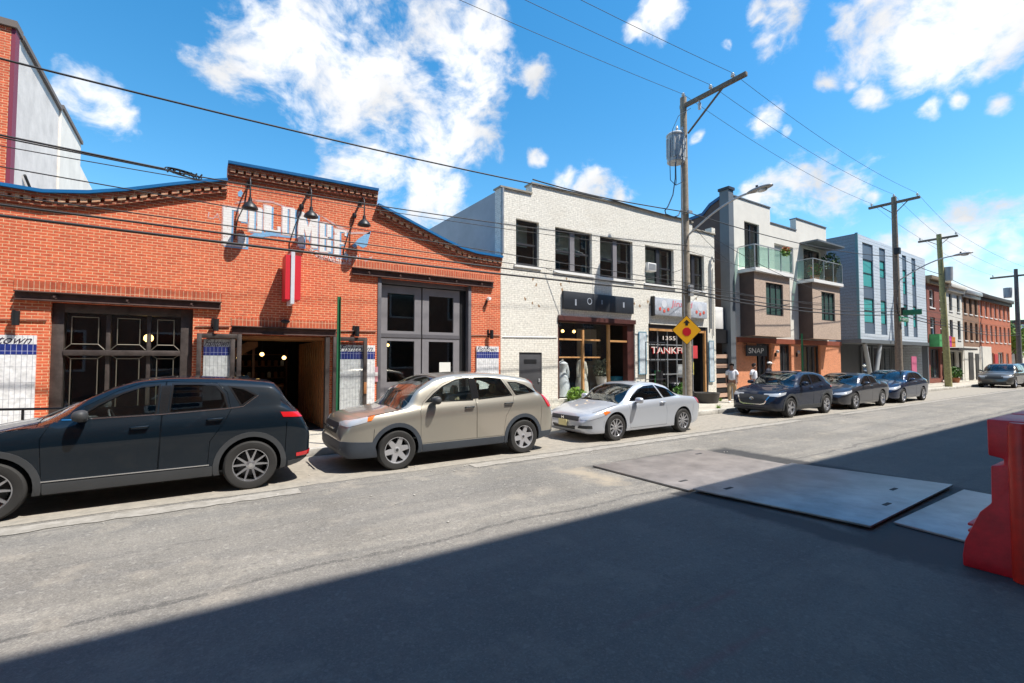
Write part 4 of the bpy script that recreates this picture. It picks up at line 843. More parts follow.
# alley between white building and townhouse: grey shed and louvred fence
t = thing('alley_gate', 'slatted fence of black rails and pale boards closing the alley', 'gate', (19.8,YF+.1,.15))
g = MB(); g2 = MB()
for k in range(9): (g if k % 2 else g2).box(19.3,20.33,YF+.1,YF+.16,.25+.22*k,.43+.22*k)
g.build('black_slats', black_metal, t); g2.build('pale_slats', pm('peach_board', (.5,.33,.24), .7), t); MB().box(19.28,19.36,YF+.165,YF+.24,.15,2.3).box(20.26,20.34,YF+.165,YF+.24,.15,2.3).build('gate_post', black_metal, t)
t = thing('grey_lean_to', 'pale grey metal clad block in the alley behind the white building', 'shed', (19.8,YF+2,.15))
MB().box(19.29,20.38,YF+1.8,YF+6,2.6,6.2).build('cladding', pm('grey_clad', (.26,.28,.31), .6, var=.06), t); MB().box(19.29,20.38,YF+1.9,YF+6,.15,2.6).build('lower_wall', black_metal, t)
t = thing('wall_meter_cabinet', 'white steel cabinet mounted in the alley beside the white building', 'cabinet', (19.7,YF+.3,2.9))
MB().box(19.45,20.2,YF+.2,YF+.5,3.35,4.35).build('cabinet_body', white_paint, t, bevel=.015); MB().box(19.6,20.0,YF+.505,YF+1.8,3.6,3.7).build('bracket', galv, t)
MB().box(19.28,20.34,YF+.1,YF+.3,2.7,3.3).build('alley_beam', black_metal, mt)
# ------------------------------------------------------------------ blue-grey clad building
bl = thing('blue_clad_building', 'blue-grey clad modern building with tall narrow turquoise windows', 'building', (40, YF, .15))
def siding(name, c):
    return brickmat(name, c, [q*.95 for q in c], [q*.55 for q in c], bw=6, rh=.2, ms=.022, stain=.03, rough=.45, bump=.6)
sid = siding('pale_siding', (.56,.62,.68)); sidd = siding('blue_siding', (.165,.215,.27)); teal = pm('turquoise_sky_glass', (.07,.40,.40), .12, spec=1.0); spand = pm('slate_panel', (.10,.14,.19), .5)  # turquoise glass: base colour lightened to carry the sky's reflection
strips = [(35.0,36.6,1),(37.6,38.6,2),(41.6,42.4,1),(43.4,44.2,2)]
holes = [(a, b, 3.6, 9.4) for a, b, _ in strips]
wall('front_wall', [(34.28,3.25),(34.28,9.85),(46.2,9.62),(46.2,3.25)], holes, YF, YF+.3, sid, bl)
for a, b, k in strips:
    for (z0, z1, tl) in ((3.6,4.3,0),(4.302,5.9,1),(5.902,6.6,0) if k == 1 else (5.902,7.4,0),(6.602,8.4,1) if k == 1 else (7.402,8.6,1),(8.402,9.4,0) if k == 1 else (8.602,9.4,0)):
        if tl: window(bl, a, b, z0, z1, YF, .06, 1, 2, bw_, teal, fw=.05)
        else: MB().box(a,b,YF+.06,YF+.12,z0,z1).build('spandrel', spand, bl)
MB().box(34.2,34.278,YF-.04,YF+.1,3.25,9.9).build('corner_trim', pm('trim_teal', (.1,.22,.25), .5), bl)
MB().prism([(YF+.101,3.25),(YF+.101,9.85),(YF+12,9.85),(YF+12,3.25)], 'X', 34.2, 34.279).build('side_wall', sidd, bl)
MB().box(34.29,46.2,YF+.31,YF+12,9.3,9.4).build('roof', M['roof_felt'], bl); MB().box(45.9,46.2,YF+.301,YF+12,.15,9.3).build('side_wall', sid, bl)
MB().box(34.2,46.2,YF-.1,YF+12,3.0,3.24).build('overhang_slab', gpil, bl)
MB().box(31.61,46.2,YF+1.5,YF+1.6,.15,2.99).build('ground_wall', pm('charcoal_wall', (.04,.045,.05), .4, var=.2), bl)
MB().box(31.7,34.18,YF+1.0,YF+1.4,3.0,3.2).box(30.12,34.19,YF+3,YF+3.1,3.2,9.0).build('link_wall', sidd, bl)
for x in (38.3,40.2,41.9,43.6,45.3): window(bl, x, x+1.5, .3, 2.9, YF+1.3, .1, 1, 1, gpil, upglass, fw=.1, name='shop_window')
for (xa, xb) in ((35.2,36.2),(37.6,36.5)): MB().tube([(xa,YF+.1,2.99),(xb,YF+.1,.16)], .13, 8).build('strut', pm('strut_grey', (.33,.35,.36), .6), bl, smooth=60)
MB().box(43.5,44.5,YF+.2,YF+.24,.6,2.2).build('pink_poster', pm('poster_pink', (.5,.12,.22), .6), bl); MB().box(46.0,46.19,YF-.05,YF+1.4,.15,2.99).build('end_wall', gpil, bl)
# ------------------------------------------------------------------ row houses
def rowhouse(x0, x1, h, mat, lab, nwin, wmat, gmat, corn, depth=11, ground=None, gholes=(), sh2=5.4, slim=None):
    t = thing('row_house', lab, 'house', ((x0+x1)/2, YF, .15), 'row houses at the far end of the street')
    hs_ = []; 
    ww = slim or (x1-x0)/(nwin*2.1)
    for r in (0, 1):
        for k in range(nwin):
            xc = x0+(x1-x0)*(k+.5)/nwin; hs_.append((xc-ww/2, xc+ww/2, 3.65+r*2.35, 5.25+r*2.2))
    wall('front_wall', [(x0,.15),(x0,h),(x1,h),(x1,.15)], hs_+list(gholes), YF, YF+.3, mat, t)
    for (a, b, c, d) in hs_: window(t, a, b, c, d, YF, .1, 1, 2, wmat, gmat, white_paint, fw=.09)
    for i, (a, b, c, d) in enumerate(gholes): window(t, a, b, c, d, YF, .1, 1 if b-a < 1.3 else 2, 1, wmat if i else bw_, upglass, fw=.1, name='door' if b-a < 1.3 else 'shop_window')
    if ground: MB().box(x0+.01,x1-.01,YF-.02,YF-.001,.15,3.1).build('ground_cladding', ground, t) if not gholes else None
    MB().box(x0+.003,x1-.003,YF-.35,YF+.1,h+.003,h+.3).box(x0+.003,x1-.003,YF-.2,YF-.002,h-.3,h).build('cornice', corn, t, bevel=.02)
    MB().box(x0,x0+.25,YF+.301,YF+depth,.15,h-.05).box(x1-.25,x1,YF+.301,YF+depth,.15,h-.05).box(x0+.251,x1-.251,YF+depth-.3,YF+depth,.15,h-.05).build('outer_wall', mat, t)
    MB().box(x0+.26,x1-.26,YF+.31,YF+depth-.31,h-.4,h-.3).build('roof', M['roof_felt'], t)
    MB().box(x0+.26,x1-.26,YF+1.5,YF+1.55,.15,h-.5).build('room_lining', dark_room, t)
    return t
db = brickmat('dark_red_brick', (.24,.06,.04), (.19,.045,.03), (.25,.15,.11), stain=.1); bb = brickmat('brown_brick', (.27,.15,.09), (.22,.12,.07), (.3,.2,.14), stain=.15)
rb = brickmat('salmon_brick', (.52,.14,.07), (.45,.11,.05), (.45,.25,.15), stain=.1); wr = pm('cream_render', (.62,.60,.54), .85, var=.08, vscale=2)
dcor = pm('dark_cornice', (.05,.045,.04), .6); tcor = pm('tan_cornice', (.25,.19,.12), .7)
h1 = rowhouse(46.35, 50.9, 8.1, db, 'dark red brick row house with pale windows and a colourful shop awning', 2, white_paint, upglass, tcor, gholes=((46.7,48.9,.5,2.8),(49.4,50.4,.2,2.6)))
h2 = rowhouse(50.95, 55.0, 7.9, wr, 'narrow cream rendered row house', 2, bw_, upglass, wr, gholes=((51.3,52.9,.6,2.6),(53.6,54.6,.2,2.6)), slim=.8)
h3 = rowhouse(55.05, 59.8, 7.7, bb, 'brown brick row house with a white ground floor', 3, bw_, upglass, galv, ground=wr)
h4 = rowhouse(59.85, 71.2, 7.75, rb, 'wide orange-red brick row house with heavy black cornice', 7, white_paint, upglass, dcor, gholes=((60.8,62.4,.6,2.7),(63.4,64.4,.2,2.6),(66,68,.6,2.7),(69,70,.2,2.6)), slim=.75)
MB().box(59.9,63.5,YF-.03,YF-.004,.15,3.2).build('painted_shopfront', wr, h4); MB().box(64.5,65.6,YF-.06,YF-.004,.15,2.5).build('door', pm('red_door', (.45,.03,.04), .5), h4)
MB().box(56.2,57.4,YF-.08,YF-.021,.2,2.6).box(58.2,59.1,YF-.08,YF-.021,.2,2.5).build('door', bw_, h3)
for k, c in enumerate(((.08,.35,.12),(.05,.15,.5),(.5,.05,.3),(.6,.2,.03))):
    MB().box(46.6+.95*k,47.5+.95*k,YF-.6,YF-.002,2.95+.002*k,3.9-.05*k).build('awning_panel', pm('awning%d' % k, c, .7, var=.2), h1)
MB().box(50.3,50.9,YF-.1,YF-.002,.2,3.2).build('mural_strip', pm('mural_orange', (.6,.2,.05), .7, var=.6, vscale=2), h1)
MB().box(49.9,54.9,YF-.9,YF-.004,2.75,2.9).build('canopy', bw_, h2)
far1 = thing('low_white_house', 'low pale house beyond the orange-red brick row, beside the green tree', 'house', (80, YF+2, .15), 'row houses at the far end of the street')
MB().box(82,98,YF+1,YF+9,.15,5.0).build('wall', wr, far1); MB().prism([(82-.3,5.0),(98.3,5.0),(98.3,5.15),(90,6.6),(81.7,5.15)], 'Y', YF+.8, YF+9.2).build('roof', gpil, far1)
for x in (83.5,86.5,90): window(far1, x, x+1.2, 2.6, 4.2, YF+1, -.06, 1, 2, bw_, upglass, fw=.08, thick=.05)
far2 = thing('distant_brick_row', 'distant brick building closing the view past the last utility pole', 'building', (110, YF, .15))
MB().box(102,150,YF-.2,YF+10,.15,7.5).build('wall', db, far2); MB().box(101.8,150.2,YF-.5,YF+10,7.5,7.9).build('cornice', dcor, far2)
# ------------------------------------------------------------------ building across the street: casts the big shade
op = thing('opposite_building', 'long brick building behind the viewer whose shade covers the near lane', 'building', (20, -3.4, .15))
MB().box(-40,120,-14,-3.4,.146,17.4).build('wall', brickmat('opposite_brick', (.35,.17,.11), (.3,.14,.09), (.4,.3,.22)), op); MB().box(-40.1,120.1,-14.1,-3.2,17.402,17.65).build('cornice', dcor, op)
w0 = MB().box(-10,-8.3,-3.398,-3.36,1.4,3.3).build('window', white_paint, op); MB().box(-9.9,-8.4,-3.358,-3.35,1.5,3.2).build('pane', upglass, w0)
for r in range(5):
    for k in range(10):
        if r == k == 0: continue
        c_ = copy_tree(w0, None, op); c_.location = (4*k, 0, 3.2*r)
# ------------------------------------------------------------------ cars
def pchip(P):
    xs = [p[0] for p in P]; ys = [p[1] for p in P]; n = len(xs)
    h = [xs[i+1]-xs[i] for i in range(n-1)]; d = [(ys[i+1]-ys[i])/h[i] for i in range(n-1)]
    m = [d[0]] + [0 if d[i-1]*d[i] <= 0 else 2*d[i-1]*d[i]/(d[i-1]+d[i]) for i in range(1, n-1)] + [d[-1]]
    def f(x):
        if x <= xs[0]: return ys[0]
        if x >= xs[-1]: return ys[-1]
        i = max(k for k in range(n-1) if xs[k] <= x); t = (x-xs[i])/h[i]
        return (2*t**3-3*t*t+1)*ys[i]+(t**3-2*t*t+t)*h[i]*m[i]+(-2*t**3+3*t*t)*ys[i+1]+(t**3-t*t)*h[i]*m[i+1]
    return f
def sst(a, b, x): t = max(0, min(1, (x-a)/(b-a))); return t*t*(3-2*t)
class Car:
    def __init__(c, sp):
        c.sp = sp; c.L = sp['L']; c.W = sp['W']; c.top = pchip(sp['top']); c.belt = pchip(sp['belt'])
        c.plan = pchip([(0,sp.get('nose',.66)),(.03,.76),(.09,.85),(.2,.92),(.4,.97),(.75,1),(c.L-.8,1),(c.L-.4,.985),(c.L-.18,.955),(c.L-.07,.91),(c.L-.02,.86),(c.L,.78)])
        zg = sp.get('zb', .22)
        c.zb = pchip([(0,zg+.16),(.04,zg+.07),(.15,zg+.01),(.5,zg),(c.L-.5,zg),(c.L-.15,zg+.06),(c.L-.03,zg+.14),(c.L,zg+.2)])
        c.tum = sp.get('tum', .40)
    def ring(c, x):
        hw = c.W/2*c.plan(x); zb, zs, zt = c.zb(x), c.belt(x), c.top(x); h = max(zt-zs, .012); hb = hw*.945
        P = [(0,zb),(.5*hw,zb),(.88*hw,zb),(.945*hw,zb+.02)]
        for t, k in ((.12,.972),(.28,.975),(.42,.98),(.55,.987),(.68,.996),(.78,1.0),(.86,.994),(.94,.975)): P.append((k*hw, zb+.03+(zs-zb-.03)*t))
        P.append((hb, zs)); b = sst(.10, .34, h); d = min(.085, h*.4); yr = hb-c.tum*h; re = .17
        cab = [(hb-c.tum*(h-d)*t*(1-.12*math.sin(math.pi*t)), zs+(h-d)*t) for t in (.14,.32,.52,.72,.9,1)]
        for th in (.35,.75,1.15): cab.append((yr+c.tum*d*.6-re+re*math.cos(th), zt-d-.01+(d-.005)*math.sin(th)))
        cab += [((yr-re)*.8, zt-.018),((yr-re)*.45, zt-.006),(0, zt)]
        n = len(cab); hood = [(hb*(1-u), zs+h*(1-(1-u)**2.6)) for u in ((i+1)/n for i in range(n))]
        for (a1, b1), (a2, b2) in zip(hood, cab): P.append((a1*(1-b)+a2*b, b1*(1-b)+b2*b))
        out_ = []
        for y, z in P:
            xx = x
            f = max(0, 1-x/.7); xx += f*(c.sp.get('rake', .12)*max(0, z-.52)/.4*(1) + .22*(abs(y)/(c.W/2))**4*.35)
            g = max(0, 1-(c.L-x)/.5); xx -= g*(.05*max(0, .45-z)/.2)
            out_.append((xx, y, z))
        return out_
    def stations(c):
        L = c.L; a = [0,.012,.035,.07,.12,.18,.26,.35]; step = c.sp.get('step', .075); x = .43
        while x < L-.38: a.append(x); x += step
        return a+[L-q for q in (.34,.26,.19,.13,.08,.045,.02,0)]
    def shell(c, off, th):
        bm = bmesh.new(); rows = []
        for x in c.stations():
            R = c.ring(x); full = R + [(a, -b, d) for a, b, d in R[-2:0:-1]]
            rows.append([bm.verts.new(p) for p in full])
        n = len(rows[0])
        for a, b in zip(rows, rows[1:]):
            for k in range(n): bm.faces.new((a[k], b[k], b[(k+1) % n], a[(k+1) % n]))
        bm.faces.new(rows[0]); bm.faces.new(rows[-1][::-1])
        bmesh.ops.recalc_face_normals(bm, faces=bm.faces); bm.normal_update()
        nr = {v: v.normal.copy() for v in bm.verts}
        for i in (0, -1):
            for v in rows[i]: nr[v] = (nr[v]+Vector((-1 if i == 0 else 1, 0, 0))*.5).normalized()
        g = bmesh.new(); A = {}; B = {}
        for v in bm.verts: A[v] = g.verts.new(v.co+nr[v]*off); B[v] = g.verts.new(v.co+nr[v]*(off-th))
        for f in bm.faces: g.faces.new([A[v] for v in f.verts]); g.faces.new([B[v] for v in reversed(f.verts)])
        me = bpy.data.meshes.new('s'); g.to_mesh(me); g.free(); bm.free(); return me
    def sidey(c, x, z):
        R = c.ring(x); best = None
        for (x1, y1, z1), (x2, y2, z2) in zip(R[3:], R[4:]):
            if z1 <= z <= z2 and z2 > z1: return y1+(y2-y1)*(z-z1)/(z2-z1)
        return R[9][1]
def cen_grow(poly, g):
    """outline moved outward by g"""
    n = len(poly); A = sum(poly[i][0]*poly[(i+1)%n][1]-poly[(i+1)%n][0]*poly[i][1] for i in range(n)); s_ = 1 if A > 0 else -1; o = []
    for i in range(n):
        p0, p1, p2 = Vector(poly[i-1]), Vector(poly[i]), Vector(poly[(i+1) % n]); e1 = (p1-p0).normalized(); e2 = (p2-p1).normalized()
        n1 = Vector((e1.y, -e1.x))*s_; n2 = Vector((e2.y, -e2.x))*s_; m_ = (n1+n2)
        m_ = m_/max(.35, m_.length_squared/2)
        o.append(tuple(p1+m_*g*1.0))
    return o
def sides(poly, y0=.3, y1=1.4, both=True):
    mb = MB().prism(poly, 'Y', y0, y1)
    if both: mb.prism(poly, 'Y', -y1, -y0)
    return mb.mesh()
def bandpoly(path, w):
    up = [(x, z+w/2) for x, z in path]; dn = [(x, z-w/2) for x, z in path]; return up+dn[::-1]
def split_y(me):
    out_ = []
    for s_ in (-1, 1):
        bm = bmesh.new(); bm.from_mesh(me); bmesh.ops.delete(bm, geom=[f for f in bm.faces if f.calc_center_median().y*s_ < 0], context='FACES')
        bmesh.ops.delete(bm, geom=[v for v in bm.verts if not v.link_faces], context='VERTS')
        m2 = bpy.data.meshes.new('p'); bm.to_mesh(m2); bm.free(); out_.append(m2)
    return out_
tyre_m = pm('tyre_rubber', (.022,.021,.02), .85, var=.25, bump=.2, bscale=60)
pm('gloss_black', (.012,.012,.013), .15, 0, .5)
plast = pm('black_plastic', (.035,.036,.038), .6, var=.1)
underm = pm('underbody_black', (.008,.008,.008), .9)
lampw = pm('lamp_clear', (.42,.44,.47), .12, .1, .8, .6); lampr = pm('lamp_red', (.50,.008,.012), .12, 0, .8, 1); lampa = pm('lamp_amber', (.75,.16,.02), .15, 0, .8, 1)
carglass = glassmat('car_glass', (.88,.92,.90)); darkcar = glassmat('dark_car_glass', (.42,.44,.46))
def paint(name, col, met=.5, rough=.32, coat=1.0):
    m = pm(name, col, rough, met, .5, coat); return m
def make_wheel(parent, x, y, R, w_, style, rimm, T, outward):
    """wheel: brake disc and hub, with tyre and rim as its own pieces; outward = -1 faces the street"""
    o = outward; c = Vector((x, y, R))+T; yo = lambda v: o*v
    wh = MB().lathe([(0,yo(-w_*.35)),(R*.52,yo(-w_*.35)),(R*.52,yo(-w_*.2)),(R*.2,yo(w_*.05)),(0,yo(w_*.05))], c, 'Y', 20).build('wheel', pm('brake_disc', (.05,.05,.05), .5, .5), parent, smooth=40)
    h = w_/2; pr_ = [(R*.66,-h),(R*.74,-h*1.0),(R*.93,-h*.98),(R*.985,-h*.8),(R,-h*.5),(R,h*.5),(R*.985,h*.8),(R*.93,h*.98),(R*.74,h*1.0),(R*.67,h*.92),(R*.655,h*.6),(R*.655,-h)]
    MB().lathe([(a, yo(b)) for a, b in pr_], c, 'Y', 48, closed=True).build('tyre', tyre_m, wh, smooth=35)
    q = R*.67; mb = MB(); mb.lathe([(q,yo(h*.92)),(q*.95,yo(h*.9)),(q*.93,yo(h*.7)),(q*.92,yo(-h*.9)),(q*.97,yo(-h*.9)),(q*.995,yo(h*.8))], c, 'Y', 40, closed=True)
    def spoke(a0, a1, r0, r1, wa, wb, dp=.0):
        p0 = Vector((math.cos(a0)*r0, 0, math.sin(a0)*r0)); p1 = Vector((math.cos(a1)*r1, 0, math.sin(a1)*r1)); d = (p1-p0).normalized(); n_ = Vector((-d.z, 0, d.x))
        y1, y2 = o*h*.62, o*h*.80; t1, t2 = o*(h*.62-.03), o*(h*.80-.035)
        vs = [mb.bm.verts.new(c+v) for v in (p0-n_*wa+Vector((0,y1,0)), p0+n_*wa+Vector((0,y1,0)), p1+n_*wb+Vector((0,y2,0)), p1-n_*wb+Vector((0,y2,0)), p0-n_*wa*1.1+Vector((0,t1,0)), p0+n_*wa*1.1+Vector((0,t1,0)), p1+n_*wb*1.1+Vector((0,t2,0)), p1-n_*wb*1.1+Vector((0,t2,0)))]
        for f in ((0,1,2,3),(7,6,5,4),(0,4,5,1),(1,5,6,2),(2,6,7,3),(3,7,4,0)): mb.bm.faces.new([vs[i] for i in f])
    tau = 2*math.pi
    if style == 'v5':
        for k in range(5):
            a = tau*k/5+.3
            for s_ in (-1, 1): spoke(a+s_*.10, a+s_*.30, q*.18, q*.94, .017, .011)
            
    elif style == 'six':
        for k in range(6): a = tau*k/6+.2; spoke(a, a, q*.15, q*.95, .055, .036)
    elif style == 'ten':
        for k in range(10): a = tau*k/10; spoke(a, a+.12, q*.15, q*.94, .016, .018)
    else:
        for k in range(5):
            a = tau*k/5; spoke(a, a, q*.15, q*.95, .035, .03)
    mb.lathe([(0,yo(h*.74)),(q*.16,yo(h*.72)),(q*.26,yo(h*.62)),(q*.28,yo(h*.3)),(0,yo(h*.3))], c, 'Y', 20)
    mb.build('rim', rimm, wh, smooth=35)
    MB().lathe([(0,yo(h*.76)),(q*.12,yo(h*.755)),(q*.12,yo(h*.7)),(0,yo(h*.7))], c, 'Y', 14).build('hub_cap', chrome if style != 'six' else plast, wh, smooth=35)
def build_car(sp):
    c = Car(sp); T = Vector((sp['x0'], sp['yc'], 0)); sx = sp.get('sx', 1)
    root = thing('parked_car', sp['label'], 'car', (sp['x0']+c.L*sx/2, sp['yc'], 0), 'cars parked along the kerb')
    XF = Matrix.Translation(T) @ Matrix.Diagonal((sx, 1, 1, 1))
    def put(name, me, mat, parent=root, smooth=32):
        if len(me.polygons) == 0: return None
        me.transform(XF); return link(name, me, mat, parent, smooth)
    R = sp['R']; xf, xr = sp['wf'], sp['wr']; body = c.shell(0, .03)
    wins = sp['windows']; ws0, ws1 = sp['ws']
    def yh(x, k=.10): z0, z1 = c.belt(x), c.top(x); return c.W/2*c.plan(x)*.945-c.tum*(z1-z0)-k
    wsp = [(ws0, yh(ws0, .02)), (ws1, yh(ws1, .085)), (ws1+.03, 0), (ws1, -yh(ws1, .085)), (ws0, -yh(ws0, .02)), (ws0-.06, 0)]
    wsc = lambda: MB().prism(wsp, 'Z', c.belt(ws0)-.06, 2.2).mesh()
    rk = sp['rw']
    if rk[0] == 'plan':
        rp = [(rk[1], yh(rk[1], .07)), (rk[2], yh(rk[2], .05)), (rk[2]+.05, 0), (rk[2], -yh(rk[2], .05)), (rk[1], -yh(rk[1], .07)), (rk[1]-.03, 0)]
        rwc = lambda: MB().prism(rp, 'Z', c.belt(rk[1])-.05, 2.2).mesh()
    else:
        hy = rk[3]; rp = [(hy*.84, rk[2]), (hy, rk[1]+.05), (hy*.95, rk[1]), (-hy*.95, rk[1]), (-hy, rk[1]+.05), (-hy*.84, rk[2])]
        rwc = lambda: MB().prism(rp, 'X', c.L-1.0, c.L+.2).mesh()
    # wheel openings
    mb = MB()
    for x in (xf, xr):
        for s_ in (-1, 1):
            ra = R+.055
            mb.prism([(x+ra/sx*math.cos(t), R+.01+ra*math.sin(t)) for t in [2*math.pi*k/36 for k in range(36)]], 'Y', *sorted((s_*(c.W/2-.30), s_*(c.W/2+.2))))
    cut = mb.mesh()
    body = boo(body, cut.copy(), 'DIFFERENCE')
    doorsrc = body.copy()
    for d in sp['doors']: body = boo(body, sides(cen_grow(d, .0055)), 'DIFFERENCE')
    for wpoly in wins: body = boo(body, sides(wpoly), 'DIFFERENCE')
    body = boo(body, wsc(), 'DIFFERENCE'); body = boo(body, rwc(), 'DIFFERENCE')
    if not sp.get('coupe_hood'):
        hx = ws0-.10; hp = bandpoly([(sp.get('hood0', .22), 0)], 0)
    if sp.get('step', .075) < .15:
        hp = [(x, c.belt(x)+.004) for x in [.30+(ws0-.36)*k/10 for k in range(11)]]
        body = boo(body, sides(bandpoly(hp, .008), .2), 'DIFFERENCE')
        body = boo(body, sides([(xf-R-.09,.34),(xf-R-.082,.34),(xf-R-.062,c.belt(.4)-.2),(xf-R-.07,c.belt(.4)-.2)], .3), 'DIFFERENCE')
        body = boo(body, sides([(xr+R+.10,.42),(xr+R+.108,.42),(xr+R+.128,c.belt(xr)-.22),(xr+R+.12,c.belt(xr)-.22)], .3), 'DIFFERENCE')
        gb_ = M['gloss_black']
        for wpoly in wins:
            m_ = boo(boo(c.shell(.0035, .012), sides(cen_grow(wpoly, .021)), 'INTERSECT'), sides(cen_grow(wpoly, -.001)), 'DIFFERENCE')
            for q in split_y(m_): put('window_trim', q, gb_)
    bo = put('body', body, sp['paint'], smooth=28)
    for i, d in enumerate(sp['doors']):
        m_ = boo(doorsrc.copy(), sides(cen_grow(d, -.0005)), 'INTERSECT')
        for wpoly in wins: m_ = boo(m_, sides(wpoly), 'DIFFERENCE')
        for s_, me in zip((-1, 1), split_y(m_)):
            do = put('door', me, sp['paint'], smooth=28)
            if do is None: continue
            hx, hz = sp['handles'][i]; yy = c.sidey(hx, hz)
            hm = MB().tube([(hx-.10, s_*(yy-.01), hz),(hx-.085, s_*(yy+.03), hz+.005),(hx+.085, s_*(yy+.032), hz+.01),(hx+.10, s_*(yy-.01), hz+.01)], [.012,.016,.016,.012], 8).mesh()
            put('handle', hm, sp.get('handlem', sp['paint']), do, 50)
    # glazing
    gs = lambda: c.shell(-.007, .006)
    for i, wpoly in enumerate(wins):
        for me in split_y(boo(gs(), sides(wpoly), 'INTERSECT')): put('side_window', me, sp['glass'][min(i, len(sp['glass'])-1)])
    put('windshield', boo(gs(), wsc(), 'INTERSECT'), carglass); put('rear_window', boo(gs(), rwc(), 'INTERSECT'), darkcar)
    # black window surrounds just behind the glass edge
    for (a, b) in zip(wins, wins[1:]):
        pass
    def clip(name, poly, axis, off, mat, rng=None, both=True, parent=root, smooth=30):
        sh_ = c.shell(off, off+.02)
        if axis == 'Y':
            m_ = boo(sh_, sides(poly, *(rng or (.35, 1.4))), 'INTERSECT'); r = [put(name, q, mat, parent, smooth) for q in split_y(m_)]; return r
        if axis == 'X':
            mb_ = MB().prism(poly, 'X', *rng); m_ = boo(sh_, mb_.mesh(), 'INTERSECT'); return [put(name, m_, mat, parent, smooth)]
        m_ = boo(sh_, MB().prism(poly, 'Z', *rng).mesh(), 'INTERSECT'); return [put(name, m_, mat, parent, smooth)]
    for (nm, poly, axis, off, mat, *rest) in sp['trim']: clip(nm, poly, axis, off, mat, rest[0] if rest else None)
    if sp.get('clad'):
        cm_ = sp['clad']
        for x in (xf, xr):
            a = [(x+(R+.125)/sx*math.cos(t), R+.01+(R+.125)*math.sin(t)) for t in [math.radians(v) for v in range(-25, 206, 10)]]
            b = [(x+(R+.052)/sx*math.cos(t), R+.01+(R+.052)*math.sin(t)) for t in [math.radians(v) for v in range(205, -26, -10)]]
            clip('wheel_arch_trim', a+b, 'Y', .011, cm_)
        clip('sill_trim', [(xf+R+.13, .2), (xr-R-.13, .2), (xr-R-.13, .40), (xf+R+.13, .40)], 'Y', .009, cm_, (.6, 1.4))
    # wheels, underbody, cabin
    for x in (xf, xr):
        for s_ in (-1, 1): make_wheel(root, x*sx, s_*(c.W/2-.115), R, .225, sp['rim'], sp['rimm'], T, s_)
    put('underbody', MB().box(.35, c.L-.35, -c.W/2+.32, c.W/2-.32, .2, .46).box(xf+R+.08, xr-R-.08, -c.W/2+.09, c.W/2-.09, .24, .42).box(xf-R-.05, xf+R+.05, -c.W/2+.30, c.W/2-.30, .3, c.belt(xf)-.12).box(xr-R-.05, xr+R+.05, -c.W/2+.33, c.W/2-.33, .3, c.belt(xr)-.15).mesh(), underm, smooth=None)
    if sp.get('cabin', True):
        sm = sp.get('seatm', pm('seat_dark', (.04,.04,.042), .8)); zc = c.belt(2)-.58
        put('dashboard', MB().prism([(ws0-.02, c.belt(ws0)-.25),(ws0+.05, c.belt(ws0)-.03),(ws0+.35, c.belt(ws0)-.02),(ws0+.5, c.belt(ws0)-.12),(ws0+.5, c.belt(ws0)-.4)], 'Y', -c.W/2+.16, c.W/2-.16).mesh(), plast)
        for xs_, ys_ in ((ws0+1.05, -.36), (ws0+1.05, .36), (ws0+1.95, -.36), (ws0+1.95, .36)):
            mb = MB().prism([(xs_-.35,zc),(xs_-.35,zc+.14),(xs_+.05,zc+.12),(xs_+.22,zc+.66),(xs_+.33,zc+.66),(xs_+.2,zc)], 'Y', ys_-.25, ys_+.25); mb.prism([(xs_+.24,zc+.70),(xs_+.26,zc+.88),(xs_+.34,zc+.88),(xs_+.34,zc+.70)], 'Y', ys_-.12, ys_+.12)
            bmesh.ops.recalc_face_normals(mb.bm, faces=mb.bm.faces); bmesh.ops.bevel(mb.bm, geom=mb.bm.edges[:], offset=.03, segments=2, affect='EDGES', clamp_overlap=True); put('seat', mb.mesh(), sm, smooth=50)
        sw = MB(); cx, cz = ws0+.62, c.belt(ws0)-.08; pts = [(cx+.06*math.sin(t)*-1, .36+.18*math.cos(t), cz+.17*math.sin(t)) for t in [2*math.pi*k/20 for k in range(21)]]; sw.tube(pts, .014, 6); put('steering_wheel', sw.mesh(), plast)
    mxp, mzp = sp['mirror']; yy = c.sidey(mxp, mzp-.08)
    for s_ in (-1, 1):
        mb = MB().ball((0,0,0), 1, 3)
        for v in mb.bm.verts: v.co = Vector((mxp+.065*v.co.x*(1 if v.co.x > 0 else 1.5)*abs(v.co.x)**-.0, s_*(yy+.13)+.115*math.copysign(abs(v.co.y)**.75, v.co.y), mzp+.075*math.copysign(abs(v.co.z)**.75, v.co.z)))
        mr_ = put('wing_mirror', mb.mesh(), sp.get('mirrorm', sp['paint']), smooth=60)
        put('mirror_arm', MB().tube([(mxp+.02, s_*(yy-.03), mzp-.07), (mxp+.01, s_*(yy+.10), mzp-.03)], [.03,.025], 8).mesh(), plast, mr_)
    for fn in sp.get('extras', []): fn(c, put, root)
    return root
def wiper(c, put, root): 
    ws0 = c.sp['ws'][0]
    for y0 in (-.5, .1): put('wiper', MB().tube([(ws0-.05,y0,c.top(ws0-.05)+.01),(ws0+.28,y0+.45,c.top(ws0+.28)-.01)], .008, 5).mesh(), plast)
def fin(c, put, root): put('roof_antenna', MB().prism([(c.L-1.05,c.top(c.L-1.05)-.01),(c.L-.85,c.top(c.L-.85)+.045),(c.L-.8,c.top(c.L-.8)-.01)], 'Y', -.015, .015).mesh(), c.sp['paint'])
def plate_front(col, z, xo=.0, w_=.15):
    def f(c, put, root): put('licence_plate', MB().box(-.035+xo, -.02+xo, -w_, w_, z-.075, z+.075).mesh(), col)
    return f
